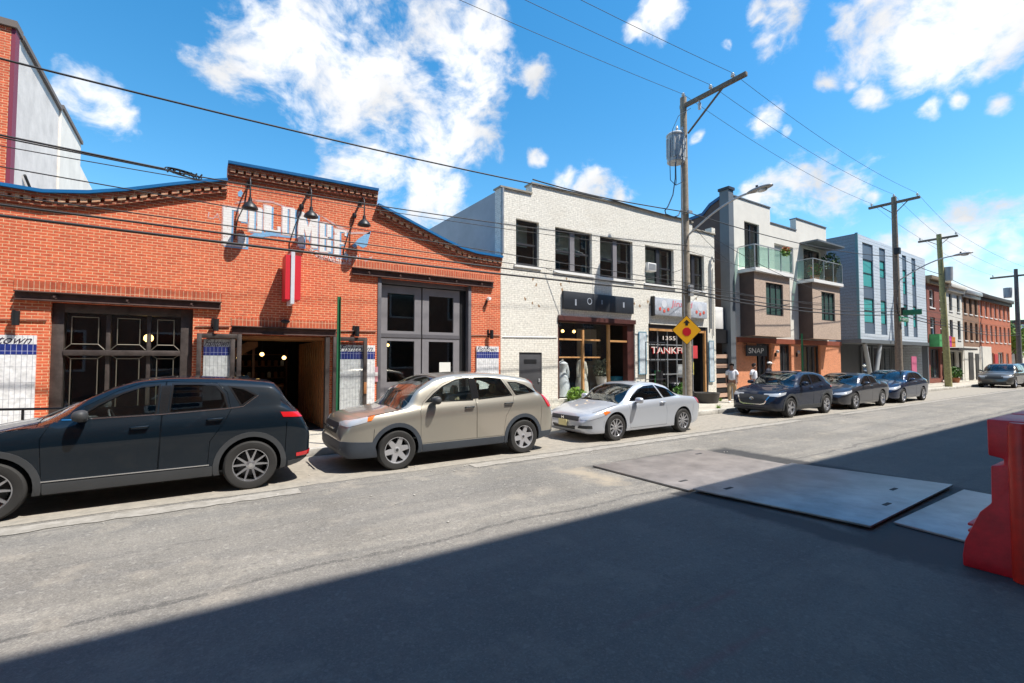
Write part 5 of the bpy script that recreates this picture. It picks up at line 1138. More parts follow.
def emblem(kind, z, xo=0):
    def f(c, put, root):
        mb = MB()
        if kind == 'h':
            x = xo-.02; mb.box(x-.01,x,-.045,-.028,z-.035,z+.035).box(x-.01,x,.028,.045,z-.035,z+.035).box(x-.009,x,-.028,.028,z-.009,z+.009)
        else:
            x = xo-.02; pts = [(x, .062*math.cos(t), z+.045*math.sin(t)) for t in [2*math.pi*k/18 for k in range(19)]]; mb.tube(pts, .007, 5); mb.tube([(x,-.055,z+.015),(x,-.02,z+.012),(x,0,z-.015),(x,.02,z+.012),(x,.055,z+.015)], .008, 5)
        put('emblem', mb.mesh(), chrome)
    return f
navy = pm('navy_paint', (.003,.008,.014), .5, 0, .08, .9); gold = paint('champagne_paint', (.46,.43,.365), .7, .33, .9); silver = paint('silver_paint', (.52,.55,.60), .45, .34)
dblue = pm('midnight_paint', (.006,.012,.030), .5, .1, .1, .9); gmet = paint('gunmetal_paint', (.05,.05,.06), .6, .28); blue2 = paint('deep_blue_paint', (.018,.03,.07), .5, .26); khaki = paint('grey_tan_paint', (.13,.125,.11), .5, .32); blue3 = paint('slate_blue_paint', (.07,.11,.16), .5, .3)
alloy = pm('alloy_rim', (.55,.55,.57), .28, .8, var=.1); steelr = pm('silver_wheel_cover', (.52,.52,.54), .35, .6); ano = pm('machined_rim', (.48,.48,.5), .25, .85)
greyclad = pm('grey_cladding', (.045,.048,.052), .55, var=.1); slate = pm('slate_cladding', (.045,.055,.07), .55, var=.1)
YC = 8.12
plate_y = pm('plate_cream', (.70,.62,.30), .5, var=.1); plate_w = pm('plate_white', (.6,.6,.62), .5)
build_car(dict(label='black-blue SUV before the brick wall, cut off at the left edge of the frame', x0=-2.93, yc=YC+.93, L=4.48, W=1.86, R=.36, wf=.87, wr=3.63, paint=navy, rim='v5', rimm=ano, zb=.25, tum=.42,
    top=[(0,.66),(.04,.80),(.15,.92),(.5,1.02),(1.0,1.11),(1.25,1.16),(1.5,1.31),(1.8,1.48),(2.05,1.595),(2.3,1.66),(2.7,1.69),(3.2,1.67),(3.7,1.63),(3.95,1.59),(4.08,1.44),(4.22,1.25),(4.33,1.12),(4.41,.98),(4.48,.80)],
    belt=[(0,.60),(.1,.80),(.5,.96),(1.2,1.08),(2.5,1.14),(3.5,1.19),(4.0,1.21),(4.3,1.08),(4.48,.76)],
    windows=[[(1.66,1.18),(1.86,1.33),(2.10,1.47),(2.30,1.55),(2.49,1.57),(2.46,1.19)],[(2.66,1.575),(2.95,1.57),(3.16,1.55),(3.26,1.42),(3.31,1.23),(2.63,1.20)],[(3.36,1.52),(3.52,1.485),(3.68,1.39),(3.50,1.26)]],
    doors=[[(1.35,.42),(1.33,.95),(1.42,1.14),(1.74,1.33),(2.05,1.51),(2.30,1.605),(2.565,1.62),(2.53,1.15),(2.50,.42)],[(2.515,.42),(2.545,1.15),(2.58,1.62),(3.19,1.585),(3.31,1.45),(3.36,1.2),(3.24,.97),(3.10,.76),(3.08,.42)]],
    handles=[(2.30,1.02),(3.16,1.07)], glass=[carglass, darkcar, darkcar], ws=(1.27,2.14), rw=('back',1.22,1.52,.55), mirror=(1.72,1.22), mirrorm=plast, clad=greyclad, handlem=navy,
    trim=[('headlight',[(.05,.76),(.12,.86),(.55,.90),(.5,.82),(.1,.74)],'Y',.005,lampw),('tail_light',[(4.02,1.13),(4.06,1.05),(4.55,1.02),(4.55,1.10)],'Y',.007,lampr,(.30,1.4)),('reflector',[(4.26,.47),(4.26,.42),(4.6,.42),(4.6,.50)],'Y',.013,lampr),
          ('bumper_trim',[(4.14,.2),(4.6,.2),(4.6,.40),(4.14,.36)],'Y',.010,greyclad,(.0001,1.4)),('chrome_trim',bandpoly([(1.50,1.165),(2.5,1.178),(3.3,1.215),(3.52,1.235),(3.72,1.39)],.014),'Y',.004,chrome,(.5,1.4)),
          ('chrome_trim',bandpoly([(1.35,.425),(3.1,.425)],.014),'Y',.012,chrome,(.5,1.4)),('door_pillar_trim',[(2.50,1.19),(2.525,1.57),(2.63,1.57),(2.60,1.19)],'Y',.003,pm('gloss_black',(.01,.01,.01),.08,0,.8),(.5,1.4))],
    extras=[wiper, fin]))
build_car(dict(label='champagne beige SUV with grey lower trim parked in front of the grey double doors', x0=2.02, yc=YC+.91, L=4.52, W=1.82, R=.345, wf=.95, wr=3.66, paint=gold, rim='six', rimm=steelr, zb=.25, tum=.36, seatm=pm('seat_beige', (.32,.28,.2), .8), rake=.05, nose=.74,
    top=[(0,.66),(.02,.84),(.10,.95),(.4,1.01),(.78,1.055),(.93,1.08),(1.2,1.29),(1.45,1.46),(1.75,1.60),(2.1,1.67),(2.6,1.69),(3.2,1.66),(3.7,1.59),(3.95,1.52),(4.15,1.30),(4.3,1.12),(4.42,.97),(4.52,.75)],
    belt=[(0,.60),(.06,.82),(.4,.94),(.95,1.02),(1.6,1.10),(2.6,1.14),(3.5,1.17),(4.1,1.20),(4.38,1.0),(4.52,.7)],
    windows=[[(1.52,1.165),(1.68,1.29),(1.88,1.42),(2.15,1.53),(2.44,1.57),(2.46,1.165)],[(2.59,1.57),(2.9,1.565),(3.17,1.53),(3.37,1.22),(2.62,1.175)],[(3.37,1.46),(3.55,1.45),(3.74,1.39),(3.97,1.26),(3.50,1.225)]],
    doors=[[(1.40,.42),(1.38,1.0),(1.45,1.155),(1.64,1.325),(1.86,1.465),(2.13,1.58),(2.50,1.615),(2.53,1.1),(2.55,.42)],[(2.565,.42),(2.545,1.1),(2.515,1.615),(2.9,1.61),(3.21,1.575),(3.44,1.2),(3.35,1.0),(3.22,.8),(3.17,.42)]],
    handles=[(2.38,1.02),(3.28,1.05)], glass=[carglass]*3, ws=(.97,1.82), rw=('back',1.22,1.5,.6), mirror=(1.66,1.19), mirrorm=plast, clad=slate, handlem=plast,
    trim=[('headlight',[(.04,.81),(.12,.885),(.45,.955),(.42,.87),(.12,.79)],'Y',.006,lampw),('turn_signal',[(.44,.945),(.56,.975),(.49,.89),(.42,.88)],'Y',.009,lampa),('tail_light',[(3.90,1.56),(4.02,1.53),(4.24,1.25),(4.42,.93),(4.30,.93),(4.12,1.22),(3.95,1.44)],'Y',.009,lampr),
          ('front_bumper',[(-.2,.2),(.62,.2),(.54,.52),(-.2,.56)],'Y',.012,slate,(.0001,1.4)),('rear_bumper',[(4.04,.2),(4.8,.2),(4.8,.42),(4.1,.42)],'Y',.012,slate,(.0001,1.4)),
          ('grille',[(-.40,.66),(-.42,.84),(.42,.84),(.40,.66)],'X',.008,plast,(-.2,.35)),('door_pillar_trim',[(2.47,1.17),(2.46,1.57),(2.58,1.57),(2.61,1.18)],'Y',.003,M['gloss_black'],(.5,1.4))],
    extras=[wiper, emblem('h',.75,-.01), lambda c, put, root: put('grille_bar', MB().box(-.025,.0,-.38,.38,.735,.765).mesh(), chrome), lambda c, put, root: [put('fog_light', MB().lathe([(0,-.03),(.05,-.025),(.055,.04),(0,.04)], (.05,s_*.62,.43), 'X', 14).mesh(), lampw) for s_ in (-1,1)]]))
build_car(dict(label='silver two door coupe with yellow front plate parked in front of the shops', x0=7.46, yc=YC+.88, L=4.28, W=1.75, R=.315, wf=.92, wr=3.44, paint=silver, rim='ten', rimm=alloy, zb=.19, tum=.50,
    top=[(0,.50),(.03,.63),(.15,.71),(.5,.80),(.9,.88),(1.05,.92),(1.3,1.06),(1.6,1.21),(1.9,1.315),(2.2,1.365),(2.5,1.365),(2.85,1.305),(3.2,1.18),(3.55,1.03),(3.75,.98),(4.0,.96),(4.15,.91),(4.28,.7)],
    belt=[(0,.46),(.1,.60),(.5,.73),(1.0,.84),(1.6,.89),(2.6,.94),(3.3,.96),(3.8,.94),(4.15,.86),(4.28,.66)],
    windows=[[(1.42,.92),(1.62,1.05),(1.85,1.17),(2.1,1.245),(2.45,1.265),(2.60,.965)],[(2.55,1.255),(2.82,1.19),(3.10,1.08),(3.2,1.0),(2.70,.975)]],
    doors=[[(1.42,.27),(1.40,.7),(1.35,.90),(1.6,1.075),(1.84,1.205),(2.08,1.285),(2.49,1.30),(2.65,.955),(2.78,.6),(2.76,.27)]],
    handles=[(2.58,.84)], glass=[darkcar, darkcar], ws=(1.07,1.88), rw=('plan',2.72,3.45), mirror=(1.60,.94), mirrorm=silver,
    trim=[('headlight',[(.0,.535),(.10,.60),(.60,.73),(.72,.70),(.5,.61),(.15,.53)],'Y',.005,lampw),('turn_signal',[(.5,.705),(.60,.73),(.72,.70),(.55,.63)],'Y',.008,lampa),('tail_light',[(3.95,.93),(4.16,.90),(4.3,.72),(4.10,.76)],'Y',.006,lampr),
          ('grille',[(-.52,.50),(-.5,.60),(.5,.60),(.52,.50)],'X',.006,plast,(-.2,.3)),('lower_intake',[(-.38,.29),(-.42,.38),(.42,.38),(.38,.29)],'X',.006,plast,(-.2,.3)),('fog_vent',[(-.78,.33),(-.78,.40),(-.54,.40),(-.50,.33)],'X',.006,plast,(-.2,.4)),('fog_vent',[(.78,.33),(.78,.40),(.54,.40),(.50,.33)],'X',.006,plast,(-.2,.4))],
    extras=[wiper, plate_front(plate_y, .43, .0), emblem('h',.555,-.0)]))
def smooth_suv(k): pass
build_car(dict(label='dark blue compact crossover with wide chrome-edged grille parked beyond the stop ahead sign', x0=15.75, yc=YC+.9, L=4.1, W=1.77, R=.335, wf=.85, wr=3.38, paint=dblue, rim='five', rimm=alloy, zb=.24, tum=.44, step=.1,
    top=[(0,.62),(.04,.78),(.15,.88),(.6,.97),(1.05,1.04),(1.2,1.09),(1.5,1.28),(1.8,1.43),(2.1,1.52),(2.5,1.54),(3.0,1.51),(3.35,1.45),(3.55,1.40),(3.75,1.18),(3.9,1.02),(4.0,.88),(4.1,.7)],
    belt=[(0,.56),(.1,.76),(.5,.90),(1.2,1.0),(2.5,1.06),(3.3,1.12),(3.7,1.1),(3.95,.92),(4.1,.66)],
    windows=[[(1.55,1.08),(1.75,1.22),(1.95,1.34),(2.15,1.41),(2.38,1.42),(2.36,1.09)],[(2.48,1.42),(2.8,1.40),(3.0,1.34),(3.12,1.17),(2.47,1.11)]],
    doors=[[(1.28,.40),(1.26,.9),(1.34,1.06),(1.6,1.23),(1.85,1.38),(2.1,1.46),(2.42,1.47),(2.41,1.06),(2.40,.40)],[(2.415,.40),(2.425,1.06),(2.435,1.47),(2.85,1.44),(3.08,1.37),(3.2,1.15),(3.05,.9),(2.93,.75),(2.91,.40)]],
    handles=[(2.2,.97),(2.95,1.02)], glass=[darkcar], ws=(1.2,1.95), rw=('back',1.12,1.36,.55), mirror=(1.62,1.12), clad=greyclad,
    trim=[('headlight',[(.06,.73),(.12,.80),(.58,.86),(.5,.78),(.2,.71)],'Y',.005,lampw),('tail_light',[(3.7,1.02),(3.7,.95),(4.2,.9),(4.2,.98)],'Y',.007,lampr,(.30,1.4)),('grille',[(-.42,.50),(-.54,.72),(-.5,.77),(.5,.77),(.54,.72),(.42,.50),(.3,.46),(-.3,.46)],'X',.006,plast,(-.2,.35)),
          ('chrome_trim',[(-.56,.72),(-.43,.47),(-.3,.43),(.3,.43),(.43,.47),(.56,.72),(.52,.72),(.41,.50),(.3,.465),(-.3,.465),(-.41,.50),(-.52,.72)],'X',.014,chrome,(-.2,.4)),('front_lip',[(-.85,.2),(-.85,.33),(.85,.33),(.85,.2)],'X',.01,greyclad,(-.2,.35))],
    extras=[wiper, emblem('m',.64,-.0)]))
sed_top = [(0,.50),(.03,.66),(.15,.75),(.5,.85),(1.0,.93),(1.2,.97),(1.5,1.13),(1.8,1.27),(2.1,1.36),(2.4,1.40),(2.8,1.38),(3.1,1.30),(3.4,1.17),(3.7,1.05),(3.95,1.0),(4.2,.97),(4.35,.9),(4.45,.7)]
sed_belt = [(0,.46),(.1,.62),(.5,.77),(1.1,.88),(1.6,.92),(2.6,.96),(3.4,1.0),(4.0,.97),(4.3,.86),(4.45,.64)]
build_car(dict(label='dark purple-grey sedan parked between the blue crossover and the small blue hatchback', x0=20.65, yc=YC+.9, L=4.45, W=1.79, R=.325, wf=.9, wr=3.5, paint=gmet, rim='five', rimm=alloy, zb=.19, tum=.46, step=.1, top=sed_top, belt=sed_belt,
    windows=[[(1.55,.95),(1.8,1.10),(2.0,1.2),(2.2,1.265),(2.45,1.28),(2.42,.965)],[(2.55,1.28),(2.85,1.25),(3.1,1.16),(3.3,1.03),(2.54,.98)]],
    doors=[[(1.38,.3),(1.36,.8),(1.42,.94),(1.7,1.11),(1.95,1.245),(2.2,1.315),(2.48,1.325),(2.48,.95),(2.48,.3)],[(2.495,.3),(2.495,.95),(2.5,1.325),(2.88,1.29),(3.15,1.19),(3.40,1.02),(3.2,.85),(3.08,.7),(3.06,.3)]],
    handles=[(2.3,.88),(3.1,.93)], glass=[darkcar], ws=(1.2,1.98), rw=('plan',3.0,3.65), mirror=(1.66,.99),
    trim=[('headlight',[(.04,.58),(.10,.65),(.6,.76),(.55,.68),(.2,.58)],'Y',.005,lampw),('tail_light',[(4.1,.93),(4.1,.84),(4.6,.8),(4.6,.92)],'Y',.006,lampr,(.35,1.4)),('grille',[(-.4,.47),(-.38,.62),(.38,.62),(.4,.47)],'X',.006,plast,(-.2,.3)),('lower_intake',[(-.62,.25),(-.6,.38),(.6,.38),(.62,.25)],'X',.006,plast,(-.2,.35))],
    extras=[emblem('m',.56,.0)]))
build_car(dict(label='small deep blue hatchback parked last in the near row, before the street name sign', x0=25.6, yc=YC+.9, L=4.35, W=1.79, R=.32, wf=.88, wr=3.4, paint=blue2, rim='five', rimm=alloy, zb=.2, tum=.44, step=.12,
    top=[(0,.52),(.03,.68),(.15,.78),(.5,.88),(1.0,.97),(1.15,1.01),(1.5,1.2),(1.8,1.34),(2.1,1.43),(2.5,1.46),(3.0,1.43),(3.4,1.36),(3.7,1.26),(3.95,1.08),(4.15,.97),(4.25,.88),(4.35,.7)],
    belt=[(0,.47),(.1,.64),(.5,.8),(1.1,.91),(1.6,.96),(2.6,1.0),(3.4,1.05),(3.9,1.02),(4.2,.88),(4.35,.64)],
    windows=[[(1.55,.99),(1.8,1.14),(2.0,1.25),(2.2,1.32),(2.45,1.335),(2.42,1.005)],[(2.55,1.335),(2.9,1.31),(3.2,1.22),(3.4,1.1),(2.54,1.02)]],
    doors=[[(1.38,.3),(1.36,.8),(1.42,.98),(1.7,1.15),(1.95,1.29),(2.2,1.37),(2.48,1.38),(2.48,1.0),(2.48,.3)],[(2.495,.3),(2.495,1.0),(2.5,1.38),(2.93,1.355),(3.25,1.25),(3.48,1.08),(3.2,.85),(3.0,.7),(2.98,.3)]],
    handles=[(2.3,.92),(3.1,.97)], glass=[darkcar], ws=(1.17,1.98), rw=('back',1.05,1.22,.5), mirror=(1.66,1.03),
    trim=[('headlight',[(.04,.60),(.10,.68),(.6,.80),(.55,.71),(.2,.6)],'Y',.005,lampw),('tail_light',[(4.0,.95),(4.0,.86),(4.6,.82),(4.6,.94)],'Y',.006,lampr,(.35,1.4)),('grille',[(-.4,.36),(-.5,.62),(.5,.62),(.4,.36)],'X',.006,plast,(-.2,.35))],
    extras=[emblem('m',.54,.0)]))
suv_top = [(0,.70),(.04,.86),(.15,.97),(.6,1.05),(1.1,1.10),(1.3,1.15),(1.5,1.30),(1.75,1.5),(2.0,1.62),(2.4,1.68),(3.0,1.68),(3.8,1.65),(4.1,1.6),(4.25,1.4),(4.4,1.18),(4.5,1.0),(4.6,.8)]
suv_belt = [(0,.62),(.1,.84),(.5,.98),(1.2,1.06),(2.5,1.1),(4.1,1.12),(4.4,1.02),(4.6,.76)]
for lab, x0, pt in (('grey-tan SUV parked far down the street before the salmon brick houses', 45.8, khaki), ('slate blue SUV parked farthest away, just behind the grey-tan one', 52.0, blue3)):
    build_car(dict(label=lab, x0=x0, yc=YC+.92, L=4.6, W=1.86, R=.36, wf=.9, wr=3.65, paint=pt, rim='five', rimm=alloy, zb=.26, tum=.36, step=.16, top=suv_top, belt=suv_belt, windows=[[(1.6,1.13),(1.8,1.3),(2.05,1.5),(2.45,1.55),(2.45,1.13)],[(2.58,1.55),(3.3,1.55),(3.4,1.15),(2.58,1.14)],[(3.5,1.54),(3.95,1.5),(4.05,1.2),(3.55,1.16)]],
        doors=[[(1.38,.42),(1.38,1.08),(1.75,1.36),(1.98,1.56),(2.5,1.6),(2.51,.42)],[(2.53,.42),(2.53,1.6),(3.36,1.6),(3.46,1.1),(3.3,.9),(3.1,.7),(3.1,.42)]], handles=[(2.3,1.0),(3.2,1.02)], glass=[darkcar], ws=(1.3,1.98), rw=('back',1.15,1.5,.6), mirror=(1.7,1.17),
        trim=[('headlight',[(.04,.74),(.10,.84),(.5,.9),(.45,.8),(.1,.72)],'Y',.005,lampw),('tail_light',[(4.3,1.15),(4.3,.9),(4.7,.85),(4.7,1.1)],'Y',.006,lampr,(.5,1.4)),('grille',[(-.45,.62),(-.45,.8),(.45,.8),(.45,.62)],'X',.006,plast,(-.2,.35)),('lower_intake',[(-.6,.3),(-.6,.45),(.6,.45),(.6,.3)],'X',.006,plast,(-.2,.35))], extras=[]))
# ------------------------------------------------------------------ utility poles
def polewood(name, c):
    return pm(name, c, .9, var=.3, vscale=9, bump=.4, bscale=18)
PW1 = polewood('pole_wood_grey', (.30,.25,.19)); PW2 = polewood('pole_wood_brown', (.20,.165,.13)); PW3 = polewood('pole_wood_yellow', (.30,.28,.13)); PW4 = polewood('pole_wood_far', (.13,.12,.12))
porc = pm('porcelain', (.55,.56,.55), .25); wirem = pm('cable_black', (.018,.018,.02), .6); armm = polewood('crossarm_wood', (.17,.14,.11)); lumg = pm('lamp_grey', (.30,.30,.30), .4, .4)
def pole(x, y, h, r, mat, lab, top=(0,0)):
    t = thing('utility_pole', lab, 'utility pole', (x, y, .15), 'wooden utility poles along the pavement')
    n = 9; MB().tube([(x+top[0]*k/n, y+top[1]*k/n, .12+(h-.12)*k/n) for k in range(n+1)], [r*(1-.32*k/n) for k in range(n+1)], 16).build('shaft', mat, t, smooth=50); return t
def insul(x, y, z, t, s_=1):
    MB().lathe([(0,0),(.02,0),(.02,.06*s_),(.06,.07*s_),(.065,.10*s_),(.045,.12*s_),(.055,.15*s_),(.03,.19*s_),(0,.19*s_)], (x, y, z), 'Z', 12).build('insulator', porc, t, smooth=50)
def lamparm(t, x, y, z, reach, rise, head_lab=None):
    pts = []
    for k in range(13):
        u = k/12; pts.append((x, y-.1-reach*u, z+rise*math.sin(u*math.pi/2)))
    a = MB().tube(pts, .035, 8).build('lamp_arm', galv, t, smooth=60)
    mb = MB().ball((0,0,0), 1, 3)
    for v in mb.bm.verts:
        q = v.co.copy(); v.co = Vector((x+.15*q.x*(1-.25*q.y), y-.1-reach-.28+.42*q.y, z+rise+.02+.08*q.z*(1 if q.z > 0 else .7)+.02*q.y*-1))
    hd = mb.build('lamp_head', lumg, a, smooth=60); MB().ball((x,y-.1-reach-.36,z+rise-.035), .11, 2, (1,1.5,.5)).build('lens', porc, hd, smooth=60)
    MB().lathe([(0,0),(.035,0),(.04,.07),(0,.08)], (x, y-.1-reach-.2, z+rise+.09), 'Z', 10).build('photocell', black_metal, hd)
p1 = pole(14.3, 10.5, 11.3, .165, PW1, 'grey wooden utility pole with transformer, side crossarm and street lamp, nearest of the poles')
a1_ = MB().box(14.24,14.36,8.15,10.62,10.92,11.06).build('crossarm', armm, p1, bevel=.01)
for y in (8.62, 9.42): insul(14.3, y, 11.06, a1_)
insul(14.3, 10.5, 11.33, p1, .8)
MB().tube([(14.3,8.95,10.95),(14.32,10.34,9.95)], .035, 6).build('brace', armm, p1)
MB().tube([(14.3,9.85,11.02),(14.3,9.85,10.8)], .03, 8).lathe([(0,-.2),(.05,-.2),(.06,0),(.05,.02),(0,.02)], (14.3,9.85,10.8), 'Z', 10).build('cutout_fuse', porc, p1, smooth=40)
tr = MB().lathe([(0,0),(.27,0),(.30,.03),(.30,.95),(.32,.96),(.32,1.0),(.26,1.06),(0,1.10)], (13.92,10.56,8.86), 'Z', 24).build('transformer', pm('transformer_grey', (.40,.42,.43), .5, .1, var=.12), p1, smooth=35)
fins = MB()
for k in range(7): a = math.radians(150+k*30); fins.box(13.92+.30*math.cos(a)-.03, 13.92+.30*math.cos(a)+.03, 10.56+.30*math.sin(a)-.03, 10.56+.30*math.sin(a)+.03, 9.0, 9.7)
fins.build('cooling_fins', M['transformer_grey'], tr)
for dx, dy in ((-.12,-.15),(.1,-.2)): MB().lathe([(0,0),(.05,0),(.03,.08),(.05,.1),(.03,.2),(0,.22)], (13.92+dx,10.56+dy,9.9), 'Z', 10).build('bushing', porc, tr, smooth=50)
MB().box(13.95,14.1,10.48,10.62,9.1,9.2).box(13.95,14.1,10.48,10.62,9.55,9.65).build('mounting_bracket', galv, p1)
bluew = pm('drop_wire', (.02,.05,.09), .5)
def wirepart(pts, r, par, nm='drop_wire', m_=None): MB().tube(pts, r, 6).build(nm, m_ or bluew, par, smooth=70)
for (a, b, c_) in ((13.42,10.4,9.5),(13.6,10.3,9.0),(13.9,10.25,9.0)):
    wirepart([(a,b,c_),(a-.03,b,8.6),(a-.02,b,8.1),(13.62,10.35,7.95)], .014, p1)
wirepart([(13.62,10.35,8.75),(13.6,10.35,8.2),(13.5,10.38,7.6),(13.25,10.4,7.15),(13.12,10.42,7.0),(13.2,10.45,6.9),(13.6,10.45,6.86),(13.85,10.45,6.95),(14.1,10.48,7.25)], .02, p1)
wirepart([(13.55,10.4,9.0),(13.55,10.4,9.9),(13.75,10.3,10.4),(14.15,10.1,10.7)], .01, p1)
wirepart([(14.02,10.42,9.6),(14.03,10.4,6.5),(14.03,10.36,.3)], .018, p1, 'conduit', galv)
lamparm(p1, 14.3, 10.5, 6.3, 2.3, .86)
p1b = MB()
for z in (7.12, 4.2, 4.36, 4.5): p1b.box(14.2,14.4,10.26,10.34,z-.04,z+.05)
p1b.build('cable_bracket', galv, p1)
p2 = pole(33.6, 10.5, 11.4, .19, PW2, 'brown utility pole with a flat crossarm in front of the blue clad building')
a2 = MB().box(33.53,33.67,9.3,11.75,11.0,11.14).build('crossarm', armm, p2, bevel=.01)
for y in (9.42, 10.5, 11.6): insul(33.6, y, 11.14 if y != 10.5 else 11.38, a2)
MB().tube([(33.6,9.85,11.02),(33.6,10.4,10.5)], .025, 6).tube([(33.6,11.15,11.02),(33.6,10.6,10.5)], .025, 6).build('brace', armm, p2)
lamparm(p2, 33.6, 10.5, 6.5, 2.5, 1.0)
MB().tube([(33.35,10.4,5.5),(33.1,10.35,5.1),(33.15,10.35,4.6),(33.5,10.38,4.45)], .03, 8).build('cable_loop', wirem, p2, smooth=60); MB().box(33.7,33.95,10.2,10.5,4.5,4.95).box(33.2,33.45,10.2,10.45,8.0,8.35).build('junction_box', black_metal, p2)
p3 = pole(41.9, 10.44, 10.3, .20, PW3, 'leaning yellow-green utility pole beside the dark red row house', (-.9, 0))
a3 = MB().box(41.0,41.12,9.5,11.55,9.95,10.08).build('crossarm', armm, p3, bevel=.01)
for y in (9.6, 10.5, 11.45): insul(41.06, y, 10.08, a3)
MB().tube([(41.06,9.95,9.97),(41.1,10.4,9.6)], .02, 6).tube([(41.06,11.05,9.97),(41.1,10.5,9.6)], .02, 6).build('brace', armm, p3)
MB().lathe([(0,0),(.26,0),(.28,.9),(0,.95)], (41.55,10.2,7.2), 'Z', 16).build('transformer', M['transformer_grey'], p3, smooth=40)
p4 = pole(61.9, 10.5, 10.2, .2, PW4, 'dark utility pole farthest down the street beside the green tree')
a4 = MB().box(61.83,61.97,9.0,12.2,9.5,9.66).build('crossarm', armm, p4, bevel=.01)
for y in (9.2, 10.5, 12.0): insul(61.9, y, 9.66, a4)
MB().lathe([(0,0),(.28,0),(.3,.9),(0,.95)], (61.5,11.0,7.6), 'Z', 16).build('transformer', M['transformer_grey'], p4, smooth=40)
# street name sign on the second pole
sg = pm('sign_green', (.01,.17,.08), .4)
t = thing('street_name_sign', 'green street name blade fixed to the pole before the blue clad building', 'sign', (33.3, 10.0, 4.2))
MB().box(32.75,34.15,10.16,10.19,4.1,4.38).build('name_blade', sg, t, bevel=.005); MB().box(33.25,33.29,9.3,10.15,4.45,4.75).build('name_blade', sg, t, bevel=.005)
lettering([('N FRONT ST', 32.9,34.0,4.17,4.31,0)], 'lettering', white_paint, t, 10.159, .004)
# stop ahead sign
t = thing('stop_ahead_sign', 'yellow diamond sign with black arrow and red octagon on the near utility pole', 'road sign', (14.1,10.3,2.5))
ANG = math.radians(-34)
def face(poly, off, name, mat, th=.004):
    mb = MB().prism(poly, 'Y', off-th, off)
    for v in mb.bm.verts:
        x, y = v.co.x, v.co.y; v.co.x = 13.92+x*math.cos(ANG)-y*math.sin(ANG); v.co.y = 10.22+x*math.sin(ANG)+y*math.cos(ANG); v.co.z += 2.95
    return mb.build(name, mat, t)
dd = .50
def rdia(d, r=.05): return [(0+r*.6,-d+r*.6),(d-r*.6,-r*.6),(d-r*.1,0),(d-r*.6,r*.6),(r*.6,d-r*.6),(0,d-r*.1),(-r*.6,d-r*.6),(-d+r*.6,r*.6),(-d+r*.1,0),(-d+r*.6,-r*.6),(-r*.6,-d+r*.6),(0,-d+r*.1)]
yel = pm('sign_yellow', (.78,.38,.012), .4); redo = pm('sign_octagon_red', (.50,.01,.02), .4)
face(rdia(dd+.01), 0, 'border', black_metal, .006); face(rdia(dd-.012), -.007, 'panel', yel)
face([(.155*math.cos(math.radians(22.5+45*k)), -.055+.155*math.sin(math.radians(22.5+45*k))) for k in range(8)], -.012, 'octagon', redo)
face([(0,.36),(-.11,.25),(-.045,.25),(-.045,.16),(.045,.16),(.045,.25),(.11,.25)], -.012, 'arrow', black_metal)
# green posts
def gpost(x, y, h, lab):
    t = thing('green_sign_post', lab, 'post', (x, y, .15), 'green steel sign posts')
    g = pm('post_green', (.02,.16,.07), .5, .2, var=.15); MB().box(x-.035,x+.035,y-.006,y,.12,h).box(x-.035,x-.028,y-.04,y-.006,.12,h).box(x+.028,x+.035,y-.04,y-.006,.12,h).build('channel', g, t); return t
gpost(2.49, 10.45, 3.28, 'bare green steel post on the kerb in front of the cafe doorway'); gpost(22.4, 10.5, 3.1, 'green steel post beyond the dark blue crossover')
t = thing('parking_sign', 'small pale sign leaning beside the grey doors', 'sign', (4.02, YF-.2, 1.0)); MB().box(3.96,4.04,YF-.03,YF-.004,1.35,1.75).build('panel', pm('pink_label', (.55,.25,.28), .6), t)
MB().box(3.965,4.035,YF-.034,YF-.0305,1.5,1.6).build('stripe', white_paint, t)
# ------------------------------------------------------------------ cables
def cable(lab, pts, r, sag=None, parts=None):
    """pts: support points; hangs in a parabola between each pair"""
    P = []
    for i, (a, b) in enumerate(zip(pts, pts[1:])):
        n = 24; s_ = sag[i] if sag else .25
        for k in range(n+(1 if i == len(pts)-2 else 0)):
            u = k/n; q = Vector(a).lerp(Vector(b), u); q.z -= 4*s_*u*(1-u); P.append(q)
    o = setp(rebase(MB().tube(P, r, 6).build('overhead_cable', wirem, None, smooth=70), pts[0]), lab, 'cable', 'cables strung between the utility poles'); return o
X0, X1, X2, X3, X4 = -16, 14.3, 33.6, 41.06, 61.9
cable('thin high cable along the outer end of the crossarms', [(X0,8.62,11.25),(X1,8.62,11.25),(X2,9.42,11.33),(X3,9.6,10.27),(X4,9.2,9.85)], .007, [.55,.35,.1,.3])
cable('thin high cable along the middle insulator of the crossarms', [(X0,9.42,11.25),(X1,9.42,11.25),(X2,10.5,11.57),(X3,10.5,10.27),(X4,10.5,9.85)], .007, [.45,.35,.1,.3])
cable('thin high cable from the very top of the nearest pole', [(X0,10.5,11.44),(X1,10.5,11.44),(X2,11.6,11.33),(X3,11.45,10.27),(X4,12,9.85)], .007, [.45,.35,.1,.3])
cable('single dark cable crossing the sky high above the brick gable', [(X0,10.36,7.2),(X1,10.36,7.12),(X2,10.4,7.9),(X3,10.4,7.6),(X4,10.4,7.2)], .017, [.58,.35,.1,.3])
cb = cable('cable with a coiled splice passing just above the blue coping', [(X0,10.36,6.1),(-.1,10.36,5.30),(X1,10.38,5.95)], .012, [.12,.12])
co = thing('splice_coil', 'flat black coil of spare cable hanging over the left roof edge', 'cable coil', (-.25,10.36,5.3))
cm_ = MB()
for k in range(4):
    s_ = .92-.13*k; cm_.tube([(-.28+.30*s_*math.cos(a)*1.0, 10.36+.01*k, 5.31+.055*s_*math.sin(a)-.04*math.cos(a)) for a in [2*math.pi*j/28 for j in range(29)]], .010, 5)
cm_.build('coil', wirem, co, smooth=70)
